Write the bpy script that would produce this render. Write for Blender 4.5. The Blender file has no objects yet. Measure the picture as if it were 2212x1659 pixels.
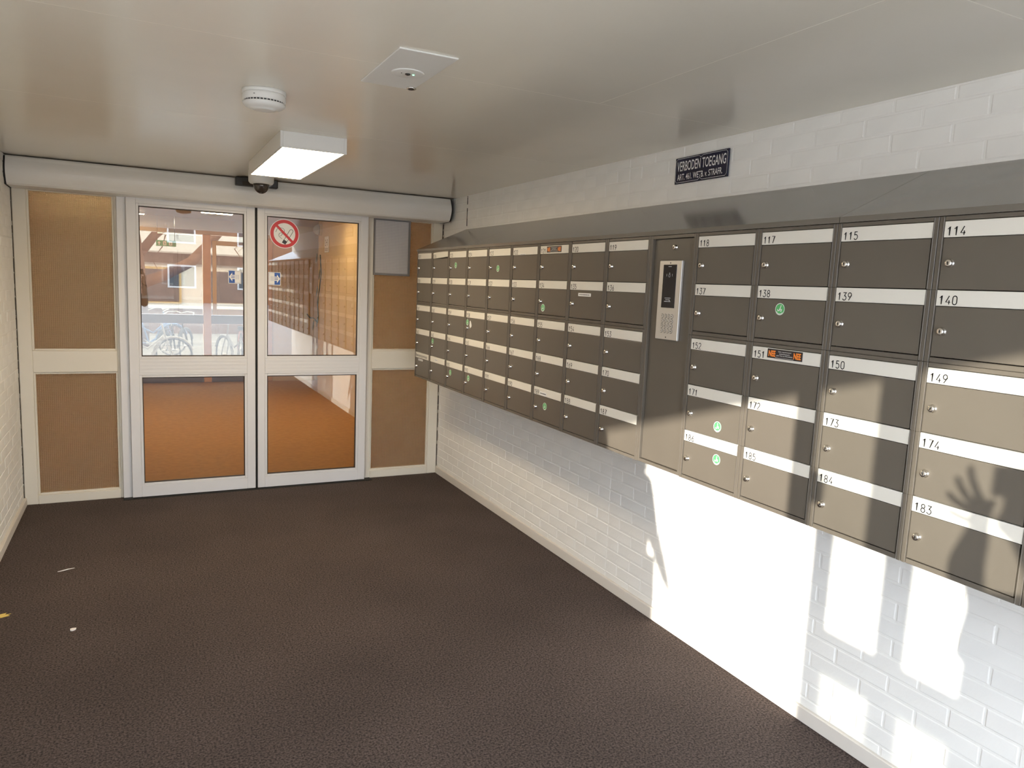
import bpy, bmesh, math, random
from mathutils import Vector, Matrix
random.seed(7)
S = bpy.context.scene
COL = S.collection

# ------------------------------------------------------------------ camera, sky, sun, exposure
CAM = Vector((-2.3661, -2.2936, 1.6900))
YAW, PITCH, ROLL, FPX = 0.4727, -0.1313, 0.0437, 1582.88
_f = Vector((math.sin(YAW)*math.cos(PITCH), math.cos(YAW)*math.cos(PITCH), math.sin(PITCH)))
_r = Vector((math.cos(YAW), -math.sin(YAW), 0)); _u = _r.cross(_f)
CR = _r*math.cos(ROLL) + _u*math.sin(ROLL); CU = -_r*math.sin(ROLL) + _u*math.cos(ROLL); CF = _f
cd = bpy.data.cameras.new('camera'); cam = bpy.data.objects.new('camera', cd); COL.objects.link(cam)
cd.sensor_width = 36; cd.lens = FPX/2212*36; cd.clip_start = 0.02; cd.clip_end = 300
cam.matrix_world = Matrix(((CR.x, CU.x, -CF.x, CAM.x), (CR.y, CU.y, -CF.y, CAM.y), (CR.z, CU.z, -CF.z, CAM.z), (0, 0, 0, 1)))
S.camera = cam

SUNDIR = Vector((0.872, 0.454, -0.185)).normalized()
w = bpy.data.worlds.new('world'); S.world = w; w.use_nodes = True
nt = w.node_tree; bg = nt.nodes['Background']
bg.inputs[0].default_value = (0.74, 0.84, 0.98, 1); bg.inputs[1].default_value = 5.0   # even pale blue winter sky
sl = bpy.data.lights.new('sun', 'SUN'); sl.energy = 3.6; sl.angle = math.radians(0.53); sl.color = (1.0, 0.94, 0.84)
so = bpy.data.objects.new('sun', sl); COL.objects.link(so); so.location = (-20, -10, 8)
so.rotation_euler = SUNDIR.to_track_quat('-Z', 'Y').to_euler()
S.view_settings.view_transform = 'Standard'; S.view_settings.look = 'None'
S.view_settings.gamma = 1.0; S.view_settings.use_curve_mapping = False
S.view_settings.exposure = 1.3

# ------------------------------------------------------------------ materials
M = {}
def mat(name, col, rough=0.6, metal=0.0, spec=0.5, bump=0.0, bscale=200.0, var=0.0, vscale=8.0, coat=0.0, detail=4.0):
    m = bpy.data.materials.new(name); m.use_nodes = True; M[name] = m
    n = m.node_tree.nodes; l = m.node_tree.links; b = n['Principled BSDF']
    b.inputs['Base Color'].default_value = (*col, 1); b.inputs['Roughness'].default_value = rough
    b.inputs['Metallic'].default_value = metal; b.inputs['Specular IOR Level'].default_value = spec
    b.inputs['Coat Weight'].default_value = coat; b.inputs['Coat Roughness'].default_value = 0.12
    tc = n.new('ShaderNodeTexCoord')
    if var > 0:
        nz = n.new('ShaderNodeTexNoise'); nz.inputs['Scale'].default_value = vscale; nz.inputs['Detail'].default_value = detail
        mr = n.new('ShaderNodeMapRange'); mr.inputs[1].default_value = 0.3; mr.inputs[2].default_value = 0.7
        mr.inputs[3].default_value = 1-var; mr.inputs[4].default_value = 1+var
        mx = n.new('ShaderNodeMix'); mx.data_type = 'RGBA'; mx.blend_type = 'MULTIPLY'; mx.inputs[0].default_value = 1
        mx.inputs[6].default_value = (*col, 1)
        l.new(tc.outputs['Object'], nz.inputs['Vector']); l.new(nz.outputs['Fac'], mr.inputs[0])
        l.new(mr.outputs[0], mx.inputs[7]); l.new(mx.outputs[2], b.inputs['Base Color'])
    if bump > 0:
        nb = n.new('ShaderNodeTexNoise'); nb.inputs['Scale'].default_value = bscale; nb.inputs['Detail'].default_value = 3
        bp = n.new('ShaderNodeBump'); bp.inputs['Strength'].default_value = bump; bp.inputs['Distance'].default_value = 0.002
        l.new(tc.outputs['Object'], nb.inputs['Vector']); l.new(nb.outputs['Fac'], bp.inputs['Height']); l.new(bp.outputs[0], b.inputs['Normal'])
    return m
def emis(name, col, strength):
    m = bpy.data.materials.new(name); m.use_nodes = True; M[name] = m
    b = m.node_tree.nodes['Principled BSDF']
    b.inputs['Base Color'].default_value = (0.8, 0.8, 0.8, 1)
    b.inputs['Emission Color'].default_value = (*col, 1); b.inputs['Emission Strength'].default_value = strength
    return m
def glass_clear(name, tint=(0.95, 0.97, 0.95), boost=2.0):
    m = bpy.data.materials.new(name); m.use_nodes = True; M[name] = m
    n = m.node_tree.nodes; l = m.node_tree.links; n.remove(n['Principled BSDF']); out = n['Material Output']
    tr = n.new('ShaderNodeBsdfTransparent'); tr.inputs[0].default_value = (*tint, 1)
    gl = n.new('ShaderNodeBsdfGlossy'); gl.inputs['Roughness'].default_value = 0.0; gl.inputs[0].default_value = (1, 1, 1, 1)
    fr = n.new('ShaderNodeFresnel'); fr.inputs[0].default_value = 1.5
    mm = n.new('ShaderNodeMath'); mm.operation = 'MULTIPLY'; mm.inputs[1].default_value = boost; mm.use_clamp = True
    mx = n.new('ShaderNodeMixShader')
    l.new(fr.outputs[0], mm.inputs[0]); l.new(mm.outputs[0], mx.inputs[0]); l.new(tr.outputs[0], mx.inputs[1]); l.new(gl.outputs[0], mx.inputs[2])
    l.new(mx.outputs[0], out.inputs[0]); return m
def glass_grid(name):
    # textured (cross-reeded) privacy glass: blurred refraction, fine square relief
    m = bpy.data.materials.new(name); m.use_nodes = True; M[name] = m
    n = m.node_tree.nodes; l = m.node_tree.links; n.remove(n['Principled BSDF']); out = n['Material Output']
    tc = n.new('ShaderNodeTexCoord'); sp = n.new('ShaderNodeSeparateXYZ'); l.new(tc.outputs['Object'], sp.inputs[0])
    hs = []
    for ax in (0, 2):
        a = n.new('ShaderNodeMath'); a.operation = 'MULTIPLY'; a.inputs[1].default_value = math.pi/0.0125
        c = n.new('ShaderNodeMath'); c.operation = 'SINE'; d = n.new('ShaderNodeMath'); d.operation = 'ABSOLUTE'
        l.new(sp.outputs[ax], a.inputs[0]); l.new(a.outputs[0], c.inputs[0]); l.new(c.outputs[0], d.inputs[0]); hs.append(d)
    mi = n.new('ShaderNodeMath'); mi.operation = 'MINIMUM'; l.new(hs[0].outputs[0], mi.inputs[0]); l.new(hs[1].outputs[0], mi.inputs[1])
    bp = n.new('ShaderNodeBump'); bp.inputs['Strength'].default_value = 1.0; bp.inputs['Distance'].default_value = 0.004
    l.new(mi.outputs[0], bp.inputs['Height'])
    rf = n.new('ShaderNodeBsdfRefraction'); rf.inputs['Roughness'].default_value = 0.38; rf.inputs['IOR'].default_value = 1.25
    rf.inputs[0].default_value = (0.92, 0.84, 0.70, 1); l.new(bp.outputs[0], rf.inputs['Normal'])
    tl = n.new('ShaderNodeBsdfTranslucent'); tl.inputs[0].default_value = (0.85, 0.72, 0.52, 1); l.new(bp.outputs[0], tl.inputs['Normal'])
    df = n.new('ShaderNodeBsdfDiffuse'); df.inputs[0].default_value = (0.55, 0.45, 0.33, 1); l.new(bp.outputs[0], df.inputs['Normal'])
    m9 = n.new('ShaderNodeMixShader'); m9.inputs[0].default_value = 0.45; l.new(rf.outputs[0], m9.inputs[1]); l.new(tl.outputs[0], m9.inputs[2])
    m0 = n.new('ShaderNodeMixShader'); m0.inputs[0].default_value = 0.28; l.new(m9.outputs[0], m0.inputs[1]); l.new(df.outputs[0], m0.inputs[2])
    gl = n.new('ShaderNodeBsdfGlossy'); gl.inputs['Roughness'].default_value = 0.30; l.new(bp.outputs[0], gl.inputs['Normal'])
    fr = n.new('ShaderNodeFresnel'); fr.inputs[0].default_value = 1.5
    mx = n.new('ShaderNodeMixShader'); l.new(fr.outputs[0], mx.inputs[0]); l.new(m0.outputs[0], mx.inputs[1]); l.new(gl.outputs[0], mx.inputs[2])
    l.new(mx.outputs[0], out.inputs[0]); return m

mat('wall_paint', (0.88, 0.865, 0.82), 0.55, bump=0.22, bscale=90, var=0.03, vscale=5)
mat('mortar_paint', (0.87, 0.855, 0.81), 0.6, bump=0.35, bscale=140)
mat('ceiling_paint', (0.85, 0.81, 0.71), 0.20, spec=0.5, bump=0.03, bscale=60, var=0.02, vscale=2)
mat('cabinet_grey', (0.130, 0.112, 0.089), 0.30, spec=0.28, bump=0.05, bscale=600, var=0.05, vscale=3)
mat('hood_grey', (0.165, 0.148, 0.122), 0.17, spec=0.5, bump=0.02, bscale=600)
mat('cabinet_seam', (0.03, 0.027, 0.023), 0.7)
mat('plate_white', (0.74, 0.71, 0.63), 0.36, spec=0.22, bump=0.02, bscale=300)
mat('engrave_dark', (0.02, 0.019, 0.018), 0.8, spec=0.1)
mat('chrome', (0.80, 0.78, 0.74), 0.16, metal=1.0)
mat('keyhole_black', (0.01, 0.01, 0.01), 0.6)
mat('aluminium_silver', (0.62, 0.60, 0.56), 0.38, metal=0.55)
mat('screen_black', (0.014, 0.014, 0.017), 0.12, spec=0.6)
mat('screen_print', (0.55, 0.58, 0.60), 0.5)
mat('sticker_green', (0.10, 0.48, 0.15), 0.4)
mat('sticker_white', (0.86, 0.86, 0.84), 0.45)
mat('sticker_orange', (0.92, 0.26, 0.03), 0.45)
mat('sticker_black', (0.022, 0.018, 0.020), 0.45)
mat('ink', (0.05, 0.05, 0.06), 0.6)
mat('enamel_navy', (0.010, 0.013, 0.045), 0.16, spec=0.6)
mat('enamel_white', (0.80, 0.79, 0.74), 0.25)
mat('red_print', (0.62, 0.035, 0.045), 0.45)
mat('blue_print', (0.03, 0.11, 0.42), 0.45)
mat('aluminium_white', (0.74, 0.735, 0.73), 0.38, spec=0.5, bump=0.015, bscale=400)
mat('timber_cream', (0.76, 0.71, 0.60), 0.42, bump=0.06, bscale=60)
mat('operator_grey', (0.82, 0.80, 0.75), 0.36, spec=0.5)
mat('rubber_black', (0.012, 0.011, 0.010), 0.7)
mat('gasket_brown', (0.035, 0.022, 0.014), 0.6)
mat('baseboard_paint', (0.72, 0.67, 0.60), 0.5, bump=0.05, bscale=80)
mat('device_white', (0.80, 0.79, 0.75), 0.45)
mat('device_black', (0.02, 0.018, 0.016), 0.4)
mat('smoked_dome', (0.035, 0.028, 0.024), 0.06, spec=0.7)
mat('board_grey', (0.42, 0.41, 0.40), 0.8, var=0.12, vscale=60)
mat('board_sheet', (0.60, 0.58, 0.57), 0.6)
mat('board_rim', (0.22, 0.21, 0.21), 0.6)
mat('sealant_dark', (0.05, 0.045, 0.04), 0.9)
mat('paper', (0.85, 0.80, 0.75), 0.8)
mat('leaf_yellow', (0.75, 0.55, 0.14), 0.7)
mat('linoleum', (0.47, 0.235, 0.085), 0.6, spec=0.12, var=0.10, vscale=18, detail=8)
mat('hall_wall', (0.66, 0.47, 0.24), 0.6, var=0.06, vscale=1.5)
mat('hall_ceiling', (0.55, 0.42, 0.27), 0.6, var=0.04, vscale=2)
mat('corridor_shade', (0.055, 0.035, 0.028), 0.6)  # shade of the unlit corridor put into the wall colour
mat('timber_orange', (0.60, 0.28, 0.06), 0.35, bump=0.05, bscale=40, var=0.1, vscale=6)
mat('timber_brown', (0.075, 0.045, 0.032), 0.5)
mat('sign_green', (0.05, 0.36, 0.14), 0.5)
mat('paving', (0.30, 0.28, 0.26), 0.85, bump=0.2, bscale=30, var=0.12, vscale=3)
mat('stucco_white', (0.78, 0.80, 0.84), 0.8, bump=0.1, bscale=20)
mat('stucco_yellow', (0.62, 0.46, 0.20), 0.8)
mat('window_dark', (0.06, 0.07, 0.09), 0.1)
mat('house_brick', (0.28, 0.15, 0.10), 0.85, var=0.15, vscale=2)
mat('bark', (0.16, 0.075, 0.04), 0.9, bump=0.6, bscale=25)
mat('bike_white', (0.78, 0.76, 0.74), 0.3); mat('bike_blue', (0.20, 0.33, 0.62), 0.35)
mat('bike_black', (0.03, 0.03, 0.03), 0.35); mat('bike_grey', (0.40, 0.40, 0.42), 0.35); mat('bike_red', (0.45, 0.08, 0.05), 0.35)
mat('skin', (0.52, 0.30, 0.21), 0.5); mat('hair_brown', (0.06, 0.035, 0.02), 0.6)
mat('coat_dark', (0.035, 0.035, 0.04), 0.8); mat('coat_navy', (0.025, 0.032, 0.06), 0.8); mat('jeans', (0.06, 0.085, 0.16), 0.85)
mat('plant_dark', (0.03, 0.05, 0.015), 0.6)
mat('panel_white', (0.72, 0.71, 0.69), 0.6)
emis('lamp_glow', (1.0, 0.80, 0.54), 12.0)
emis('hall_glow', (1.0, 0.76, 0.46), 26.0)
emis('led_green', (0.1, 1.0, 0.4), 3.0)
glass_clear('door_glass'); glass_clear('screen_glass', (0.97, 0.98, 0.97), 1.0); glass_clear('dimming_glass', (0.46, 0.42, 0.36), 1.0); glass_grid('pattern_glass')  # tint of the far hall panes is put in to dim the bright outdoors
def frosted(name):
    m = glass_clear(name, (0.52, 0.53, 0.52), 1.0); return m
frosted('obscured_glass')

def sheet_grid():
    m = M['board_sheet']; n = m.node_tree.nodes; l = m.node_tree.links; b = n['Principled BSDF']
    sp = n.new('ShaderNodeSeparateXYZ'); l.new(n['Texture Coordinate'].outputs['Object'], sp.inputs[0]); o = []
    for ax in (0, 2):
        a = n.new('ShaderNodeMath'); a.operation = 'MULTIPLY'; a.inputs[1].default_value = math.pi/0.0125
        c = n.new('ShaderNodeMath'); c.operation = 'SINE'; d = n.new('ShaderNodeMath'); d.operation = 'ABSOLUTE'
        l.new(sp.outputs[ax], a.inputs[0]); l.new(a.outputs[0], c.inputs[0]); l.new(c.outputs[0], d.inputs[0]); o.append(d)
    mi = n.new('ShaderNodeMath'); mi.operation = 'MINIMUM'; l.new(o[0].outputs[0], mi.inputs[0]); l.new(o[1].outputs[0], mi.inputs[1])
    cr = n.new('ShaderNodeValToRGB'); e = cr.color_ramp.elements
    e[0].position = 0.05; e[0].color = (0.26, 0.25, 0.25, 1); e[1].position = 0.5; e[1].color = (0.62, 0.60, 0.60, 1)
    l.new(mi.outputs[0], cr.inputs[0]); l.new(cr.outputs[0], b.inputs['Base Color'])
sheet_grid()
def carpet():
    m = mat('carpet', (0.050, 0.038, 0.034), 0.95, spec=0.2)
    n = m.node_tree.nodes; l = m.node_tree.links; b = n['Principled BSDF']; tc = n['Texture Coordinate']
    v = n.new('ShaderNodeTexNoise'); v.inputs['Scale'].default_value = 120; v.inputs['Detail'].default_value = 6; v.inputs['Roughness'].default_value = 0.7
    cr = n.new('ShaderNodeValToRGB'); e = cr.color_ramp.elements
    e[0].position = 0.36; e[0].color = (0.020, 0.0150, 0.0135, 1); e[1].position = 0.66; e[1].color = (0.165, 0.124, 0.108, 1)
    v2 = n.new('ShaderNodeTexNoise'); v2.inputs['Scale'].default_value = 1.6; v2.inputs['Detail'].default_value = 3
    mr = n.new('ShaderNodeMapRange'); mr.inputs[1].default_value = 0.3; mr.inputs[2].default_value = 0.7; mr.inputs[3].default_value = 0.88; mr.inputs[4].default_value = 1.12
    mx = n.new('ShaderNodeMix'); mx.data_type = 'RGBA'; mx.blend_type = 'MULTIPLY'; mx.inputs[0].default_value = 1
    l.new(tc.outputs['Object'], v.inputs['Vector']); l.new(tc.outputs['Object'], v2.inputs['Vector'])
    l.new(v.outputs['Fac'], cr.inputs[0]); l.new(v2.outputs['Fac'], mr.inputs[0])
    l.new(cr.outputs[0], mx.inputs[6]); l.new(mr.outputs[0], mx.inputs[7]); l.new(mx.outputs[2], b.inputs['Base Color'])
    bp = n.new('ShaderNodeBump'); bp.inputs['Strength'].default_value = 0.9; bp.inputs['Distance'].default_value = 0.006
    l.new(v.outputs['Fac'], bp.inputs['Height']); l.new(bp.outputs[0], b.inputs['Normal'])
    b.inputs['Sheen Weight'].default_value = 0.0; b.inputs['Sheen Roughness'].default_value = 0.5; b.inputs['Sheen Tint'].default_value = (1, 0.9, 0.85, 1)
carpet()

# ------------------------------------------------------------------ mesh helpers
class MB:
    def __init__(s): s.bm = bmesh.new()
    def box(s, x0, x1, y0, y1, z0, z1, bev=0.0, seg=1):
        b = bmesh.new()
        r = bmesh.ops.create_cube(b, size=1.0)
        for v in r['verts']:
            v.co = Vector(((x0+x1)/2+v.co.x*(x1-x0), (y0+y1)/2+v.co.y*(y1-y0), (z0+z1)/2+v.co.z*(z1-z0)))
        if bev > 0: bmesh.ops.bevel(b, geom=b.edges[:], offset=bev, segments=seg, profile=0.5, affect='EDGES')
        s.merge(b); return s
    def merge(s, b):
        me = bpy.data.meshes.new('tmp'); b.to_mesh(me); b.free(); s.bm.from_mesh(me); bpy.data.meshes.remove(me)
    def poly(s, pts):
        vs = [s.bm.verts.new(p) for p in pts]
        try: s.bm.faces.new(vs)
        except ValueError: pass
        return s
    def prism(s, prof, a0, a1, f):
        # prof: closed 2D polygon, f(p,q,t)->xyz ; extruded between t=a0 and t=a1
        A = [s.bm.verts.new(f(p, q, a0)) for p, q in prof]; B = [s.bm.verts.new(f(p, q, a1)) for p, q in prof]
        n = len(prof)
        s.bm.faces.new(A); s.bm.faces.new(B[::-1])
        for i in range(n): s.bm.faces.new((A[i], B[i], B[(i+1) % n], A[(i+1) % n]))
        return s
    def lathe(s, prof, c, axis='z', n=24, sx=1.0):
        # prof: (radius, height along axis); closed at the ends
        rings = []
        for r, h in prof:
            ring = []
            for k in range(n):
                a = 2*math.pi*k/n; p, q = r*math.cos(a)*sx, r*math.sin(a)
                v = {'z': (p, q, h), 'x': (h, p, q), 'y': (p, h, q)}[axis]
                ring.append(s.bm.verts.new((c[0]+v[0], c[1]+v[1], c[2]+v[2])))
            rings.append(ring)
        for a, b in zip(rings, rings[1:]):
            for k in range(n): s.bm.faces.new((a[k], a[(k+1) % n], b[(k+1) % n], b[k]))
        s.bm.faces.new(rings[0][::-1]); s.bm.faces.new(rings[-1]); return s
    def tube(s, pts, r, n=6, close=False):
        pts = [Vector(p) for p in pts]; rings = []
        N = len(pts)
        for i, p in enumerate(pts):
            if close: d = pts[(i+1) % N]-pts[i-1]
            else: d = pts[min(i+1, N-1)]-pts[max(i-1, 0)]
            d.normalize(); up = Vector((0, 0, 1)) if abs(d.z) < 0.95 else Vector((1, 0, 0))
            e = d.cross(up).normalized(); g = e.cross(d)
            rr = r[i] if isinstance(r, (list, tuple)) else r
            rings.append([s.bm.verts.new(p+(e*math.cos(2*math.pi*k/n)+g*math.sin(2*math.pi*k/n))*rr) for k in range(n)])
        pairs = list(zip(rings, rings[1:])) + ([(rings[-1], rings[0])] if close else [])
        for a, b in pairs:
            for k in range(n): s.bm.faces.new((a[k], a[(k+1) % n], b[(k+1) % n], b[k]))
        if not close: s.bm.faces.new(rings[0][::-1]); s.bm.faces.new(rings[-1])
        return s
    def mesh(s, name, m, smooth=False):
        bmesh.ops.recalc_face_normals(s.bm, faces=s.bm.faces[:])
        me = bpy.data.meshes.new(name); s.bm.to_mesh(me); s.bm.free()
        me.materials.append(M[m] if isinstance(m, str) else m)
        if smooth:
            for p in me.polygons: p.use_smooth = True
        return me
    def build(s, name, m, parent=None, smooth=False):
        return link(name, s.mesh(name, m, smooth), parent)
def link(name, me, parent=None, loc=None):
    o = bpy.data.objects.new(name, me); COL.objects.link(o)
    if parent is not None: o.parent = parent
    if loc is not None: o.location = loc
    return o
def tag(o, label=None, cat=None, group=None, kind=None):
    if label: o['label'] = label
    if cat: o['category'] = cat
    if group: o['group'] = group
    if kind: o['kind'] = kind
    return o
def thing(name, loc, label, cat, group=None, rz=0.0):
    o = bpy.data.objects.new(name, None); COL.objects.link(o); o.location = loc; o.rotation_euler = (0, 0, rz)
    o.empty_display_size = 0.05
    return tag(o, label, cat, group)
def struct(o): o['kind'] = 'structure'; return o
def ribbon(mb, line, wd, f, close=False, z=0.0):
    # flat stroke of width wd along 2D line; f(a,b)->xyz
    P = [Vector((a, b)) for a, b in line]; N = len(P); L = []; R = []
    for i in range(N):
        if close: d = P[(i+1) % N]-P[i-1]; d0 = (P[i]-P[i-1]).normalized()
        else: d = P[min(i+1, N-1)]-P[max(i-1, 0)]; d0 = (P[min(i+1, N-1)]-P[i]) if i == 0 else (P[i]-P[i-1]); d0 = d0.normalized()
        d = d.normalized(); k = max(0.5, abs(d.dot(d0))); nn = Vector((-d.y, d.x))*(wd/2/k)
        L.append(P[i]+nn); R.append(P[i]-nn)
    rng = range(N) if close else range(N-1)
    for i in rng:
        j = (i+1) % N
        mb.poly([f(*L[i]), f(*L[j]), f(*R[j]), f(*R[i])])
def arc(cx, cy, rx, ry, a0, a1, n=10):
    return [(cx+rx*math.cos(math.radians(a0+(a1-a0)*k/n)), cy+ry*math.sin(math.radians(a0+(a1-a0)*k/n))) for k in range(n+1)]
DIG = {
 '0': [[(0.0, .3)]+arc(.25, .28, .25, .28, 180, 360)+arc(.25, .72, .25, .28, 0, 180)+[(0, .3)]],
 '1': [[(0.02, .74), (.26, 1), (.26, 0)]],
 '2': [arc(.25, .75, .25, .25, 170, -30)+[(0.0, 0.0), (.5, 0)]],
 '3': [[(.02, 1), (.48, 1), (.22, .6)]+arc(.22, .3, .28, .3, 90, -160)],
 '4': [[(.36, 1), (0, .26), (.52, .26)], [(.38, .5), (.38, 0)]],
 '5': [[(.46, 1), (.07, 1), (.04, .55)]+arc(.23, .33, .27, .33, 125, -150)],
 '6': [[(.38, 1), (.03, .42)]+arc(.25, .28, .25, .28, 150, 510, 16)],
 '7': [[(0, 1), (.5, 1), (.17, 0)]],
 '8': [arc(.25, .26, .25, .26, 90, 450, 16), arc(.25, .76, .21, .24, -90, 270, 16)],
 '9': [[(.12, 0), (.47, .58)]+arc(.25, .72, .25, .28, -30, 330, 16)],
}
def number_mesh(s, h, f0, wd=0.0027, adv=0.0185, m='engrave_dark', name='number'):
    mb = MB(); x = 0
    for ch in s:
        for st in DIG[ch]:
            ribbon(mb, [(x+a*h, b*h) for a, b in st], wd, f0)
        x += adv
    return mb.mesh(name, m)
_tc = {}
def text_mesh(s, size, f, m, name, sx=1.0, bold=0.0, align='LEFT', space=1.0, target=None):
    cu = bpy.data.curves.new('t', 'FONT'); cu.body = s; cu.size = size; cu.offset = bold; cu.space_character = space; cu.resolution_u = 3
    o = bpy.data.objects.new('t', cu); COL.objects.link(o)
    dg = bpy.context.evaluated_depsgraph_get(); me = bpy.data.meshes.new_from_object(o.evaluated_get(dg))
    bpy.data.objects.remove(o); bpy.data.curves.remove(cu)
    xs = [v.co.x for v in me.vertices]; ys = [v.co.y for v in me.vertices]; x0, x1 = min(xs), max(xs); y0, y1 = min(ys), max(ys)
    if target: kx, ky = target[0]/(x1-x0), target[1]/(y1-y0)
    else: kx = sx; ky = 1.0
    ox = x0 if align == 'LEFT' else (x0+x1)/2
    for v in me.vertices: v.co = Vector(f((v.co.x-ox)*kx, (v.co.y-y0)*ky))
    me.name = name; me.materials.clear(); me.materials.append(M[m]); return me

# ------------------------------------------------------------------ dimensions
XL, YB, ZC = -3.128, 3.7525, 2.40       # left wall, glazed screen, ceiling
D = 0.4094; W = 0.33; PAN = 0.2877; H = 0.1848; G = 0.0287; ZT = 1.918
PW, PH = 0.2983, 0.0431
YEND = PAN+9*W; NR = 10; YNEAR = -NR*W
def project(p):
    d = Vector(p)-CAM; z = d.dot(CF)
    if z < 0.05: return None
    return (1106+FPX*d.dot(CR)/z, 829.5-FPX*d.dot(CU)/z)

# ------------------------------------------------------------------ room shell
fl = struct(MB().box(XL-0.05, 0.05, -3.35, YB+0.05, -0.12, 0.0).build('floor', 'carpet'))
wr = struct(MB().box(0.0, 0.28, -3.45, YB+0.15, -0.1, ZC+0.05).build('wall_right', 'mortar_paint'))
wl = struct(MB().box(XL-0.28, XL, -0.80, YB+0.15, -0.1, ZC+0.05).build('wall_left', 'mortar_paint'))
# ceiling panels
ce = struct(MB().box(XL-0.28, 0.28, -3.45, YB+0.15, ZC+0.012, ZC+0.25).build('ceiling', 'ceiling_paint'))
ys = [-3.45, -1.14, 0.18, 1.45, YB+0.1]
splits = [[], [-0.78], [], []]
for i in range(4):
    xs = [XL]+splits[i]+[0.0]
    for a, b in zip(xs, xs[1:]):
        MB().box(a+0.0004, b-0.0004, ys[i]+0.0004, ys[i+1]-0.0004, ZC, ZC+0.012, 0.0008).build('ceiling_panel', 'ceiling_paint', ce)

# bricks: painted, rounded edges, slightly proud of the painted joints
BL, BH, BZ0 = 0.222, 0.0682, 0.371-0.0682*6
def brick_mesh(L, k, rnd):
    mb = MB(); hl, hh = L/2-0.0042, BH/2-0.0042; dp = 0.0016+0.0010*rnd; c = 0.0034
    o = [(-hl, -hh), (hl, -hh), (hl, hh), (-hl, hh)]; q = random.Random(k)
    o = [(a+q.uniform(-.0012, .0012), b+q.uniform(-.0010, .0010)) for a, b in o]
    bk = [mb.bm.verts.new((0.004, a, b)) for a, b in o]
    md = [mb.bm.verts.new((-dp*0.45, a, b)) for a, b in o]
    fr = [mb.bm.verts.new((-dp, a*(1-c/hl), b*(1-c/hh))) for a, b in o]
    for A, B in ((bk, md), (md, fr)):
        for i in range(4): mb.bm.faces.new((A[i], A[(i+1) % 4], B[(i+1) % 4], B[i]))
    mb.bm.faces.new(fr)
    return mb.mesh('brick', 'wall_paint', False)
def lay_bricks(wall, y0, y1, z0, z1, side, breaks, hidden, name='brick'):
    cells = []
    nz0 = int(math.floor((z0-BZ0)/BH)); nz1 = int(math.ceil((z1-BZ0)/BH))
    for j in range(nz0, nz1):
        za, zb = max(z0, BZ0+j*BH), min(z1, BZ0+(j+1)*BH)
        if zb-za < 0.018: continue
        off = (0.5*BL if j % 2 else 0.0) + 0.05
        ya = math.floor((y0-off)/BL)*BL+off
        edges = [y0]
        while ya < y1:
            if ya > y0+0.03 and ya < y1-0.03: edges.append(ya)
            ya += BL
        edges.append(y1)
        for b in breaks:
            edges = [e for e in edges if abs(e-b) > 0.035]+[b]
        edges.sort()
        for a, b in zip(edges, edges[1:]):
            if hidden((a+b)/2, (za+zb)/2): continue
            cells.append((a, b, za, zb))
    x = 0.0 if side > 0 else XL
    def score(c):
        a, b, za, zb = c; ps = [project((x, yy, zz)) for yy, zz in ((a, za), (b, za), (b, zb), (a, zb))]
        if any(p is None for p in ps): return 0
        cx = sum(p[0] for p in ps)/4; cy = sum(p[1] for p in ps)/4
        if not (-30 < cx < 2240 and -30 < cy < 1690): return 0
        return abs(sum(ps[i][0]*ps[(i+1) % 4][1]-ps[(i+1) % 4][0]*ps[i][1] for i in range(4)))/2
    cells.sort(key=score, reverse=True)
    cache = {}
    rest = MB()
    for i, (a, b, za, zb) in enumerate(cells):
        if i < 300:
            key = (round(b-a, 3), random.randrange(4))
            if key not in cache: cache[key] = brick_mesh(b-a, random.randrange(9999), key[1]/3)
            o = link('brick', cache[key], wall, (x, (a+b)/2, (za+zb)/2))
            o.scale = (1 if side > 0 else -1, 1, (zb-za)/BH if zb-za < BH*0.98 else 1)
        else:
            c = 0.0042; d = random.uniform(0.0016, 0.0026)
            x0, x1 = (x-d, x+0.003) if side > 0 else (x-0.003, x+d)
            rest.box(x0, x1, a+c, b-c, za+c*0.9, zb-c*0.9, 0.0012)
    if len(cells) > 300: tag(rest.build('brickwork', 'wall_paint', wall), kind='stuff')
    else: rest.bm.free()
lay_bricks(wr, -3.42, YB, 0.062, ZC-0.003, 1, [1.045],
           lambda y, z: (YNEAR+0.1 < y < YEND-0.1 and 1.0 < z < 2.10) or y < -2.2)
lay_bricks(wl, 1.75, YB, 0.062, ZC-0.003, -1, [], lambda y, z: False)
# baseboards
bb = struct(MB().box(-0.016, 0.001, -3.4, YB-0.002, 0.0, 0.062, 0.003).build('baseboard_right', 'baseboard_paint'))
for yy in (0.62, -1.85): pass
bl = struct(MB().box(XL-0.001, XL+0.020, -0.78, YB-0.002, 0.0, 0.055, 0.003).build('baseboard_left', 'baseboard_paint'))

# dark cracked sealant joints beside the screen frame and in the right wall
def sealant(nm, x, y, z0, z1, horiz):
    mb = MB(); z = z0; rr = random.Random(nm)
    while z < z1:
        h = rr.uniform(0.02, 0.16); e = min(z+h, z1); wd = rr.uniform(0.002, 0.005)
        if horiz == 'y': mb.box(x-0.003, x+0.002, y-wd/2, y+wd/2, z, e)
        else: mb.box(x-wd/2, x+wd/2, y-0.002, y+0.003, z, e)
        z = e+rr.choice([0.002, 0.01, 0.03])
    return struct(mb.build('trim_'+nm, 'sealant_dark'))
sealant('3', -0.0035, 3.245, 2.16, ZC-0.004, 'y')
sealant('1', -0.0075, YB-0.004, 0.07, 2.20, 'x')
sealant('2', XL+0.0035, YB-0.004, 0.05, 2.36, 'x')

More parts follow.
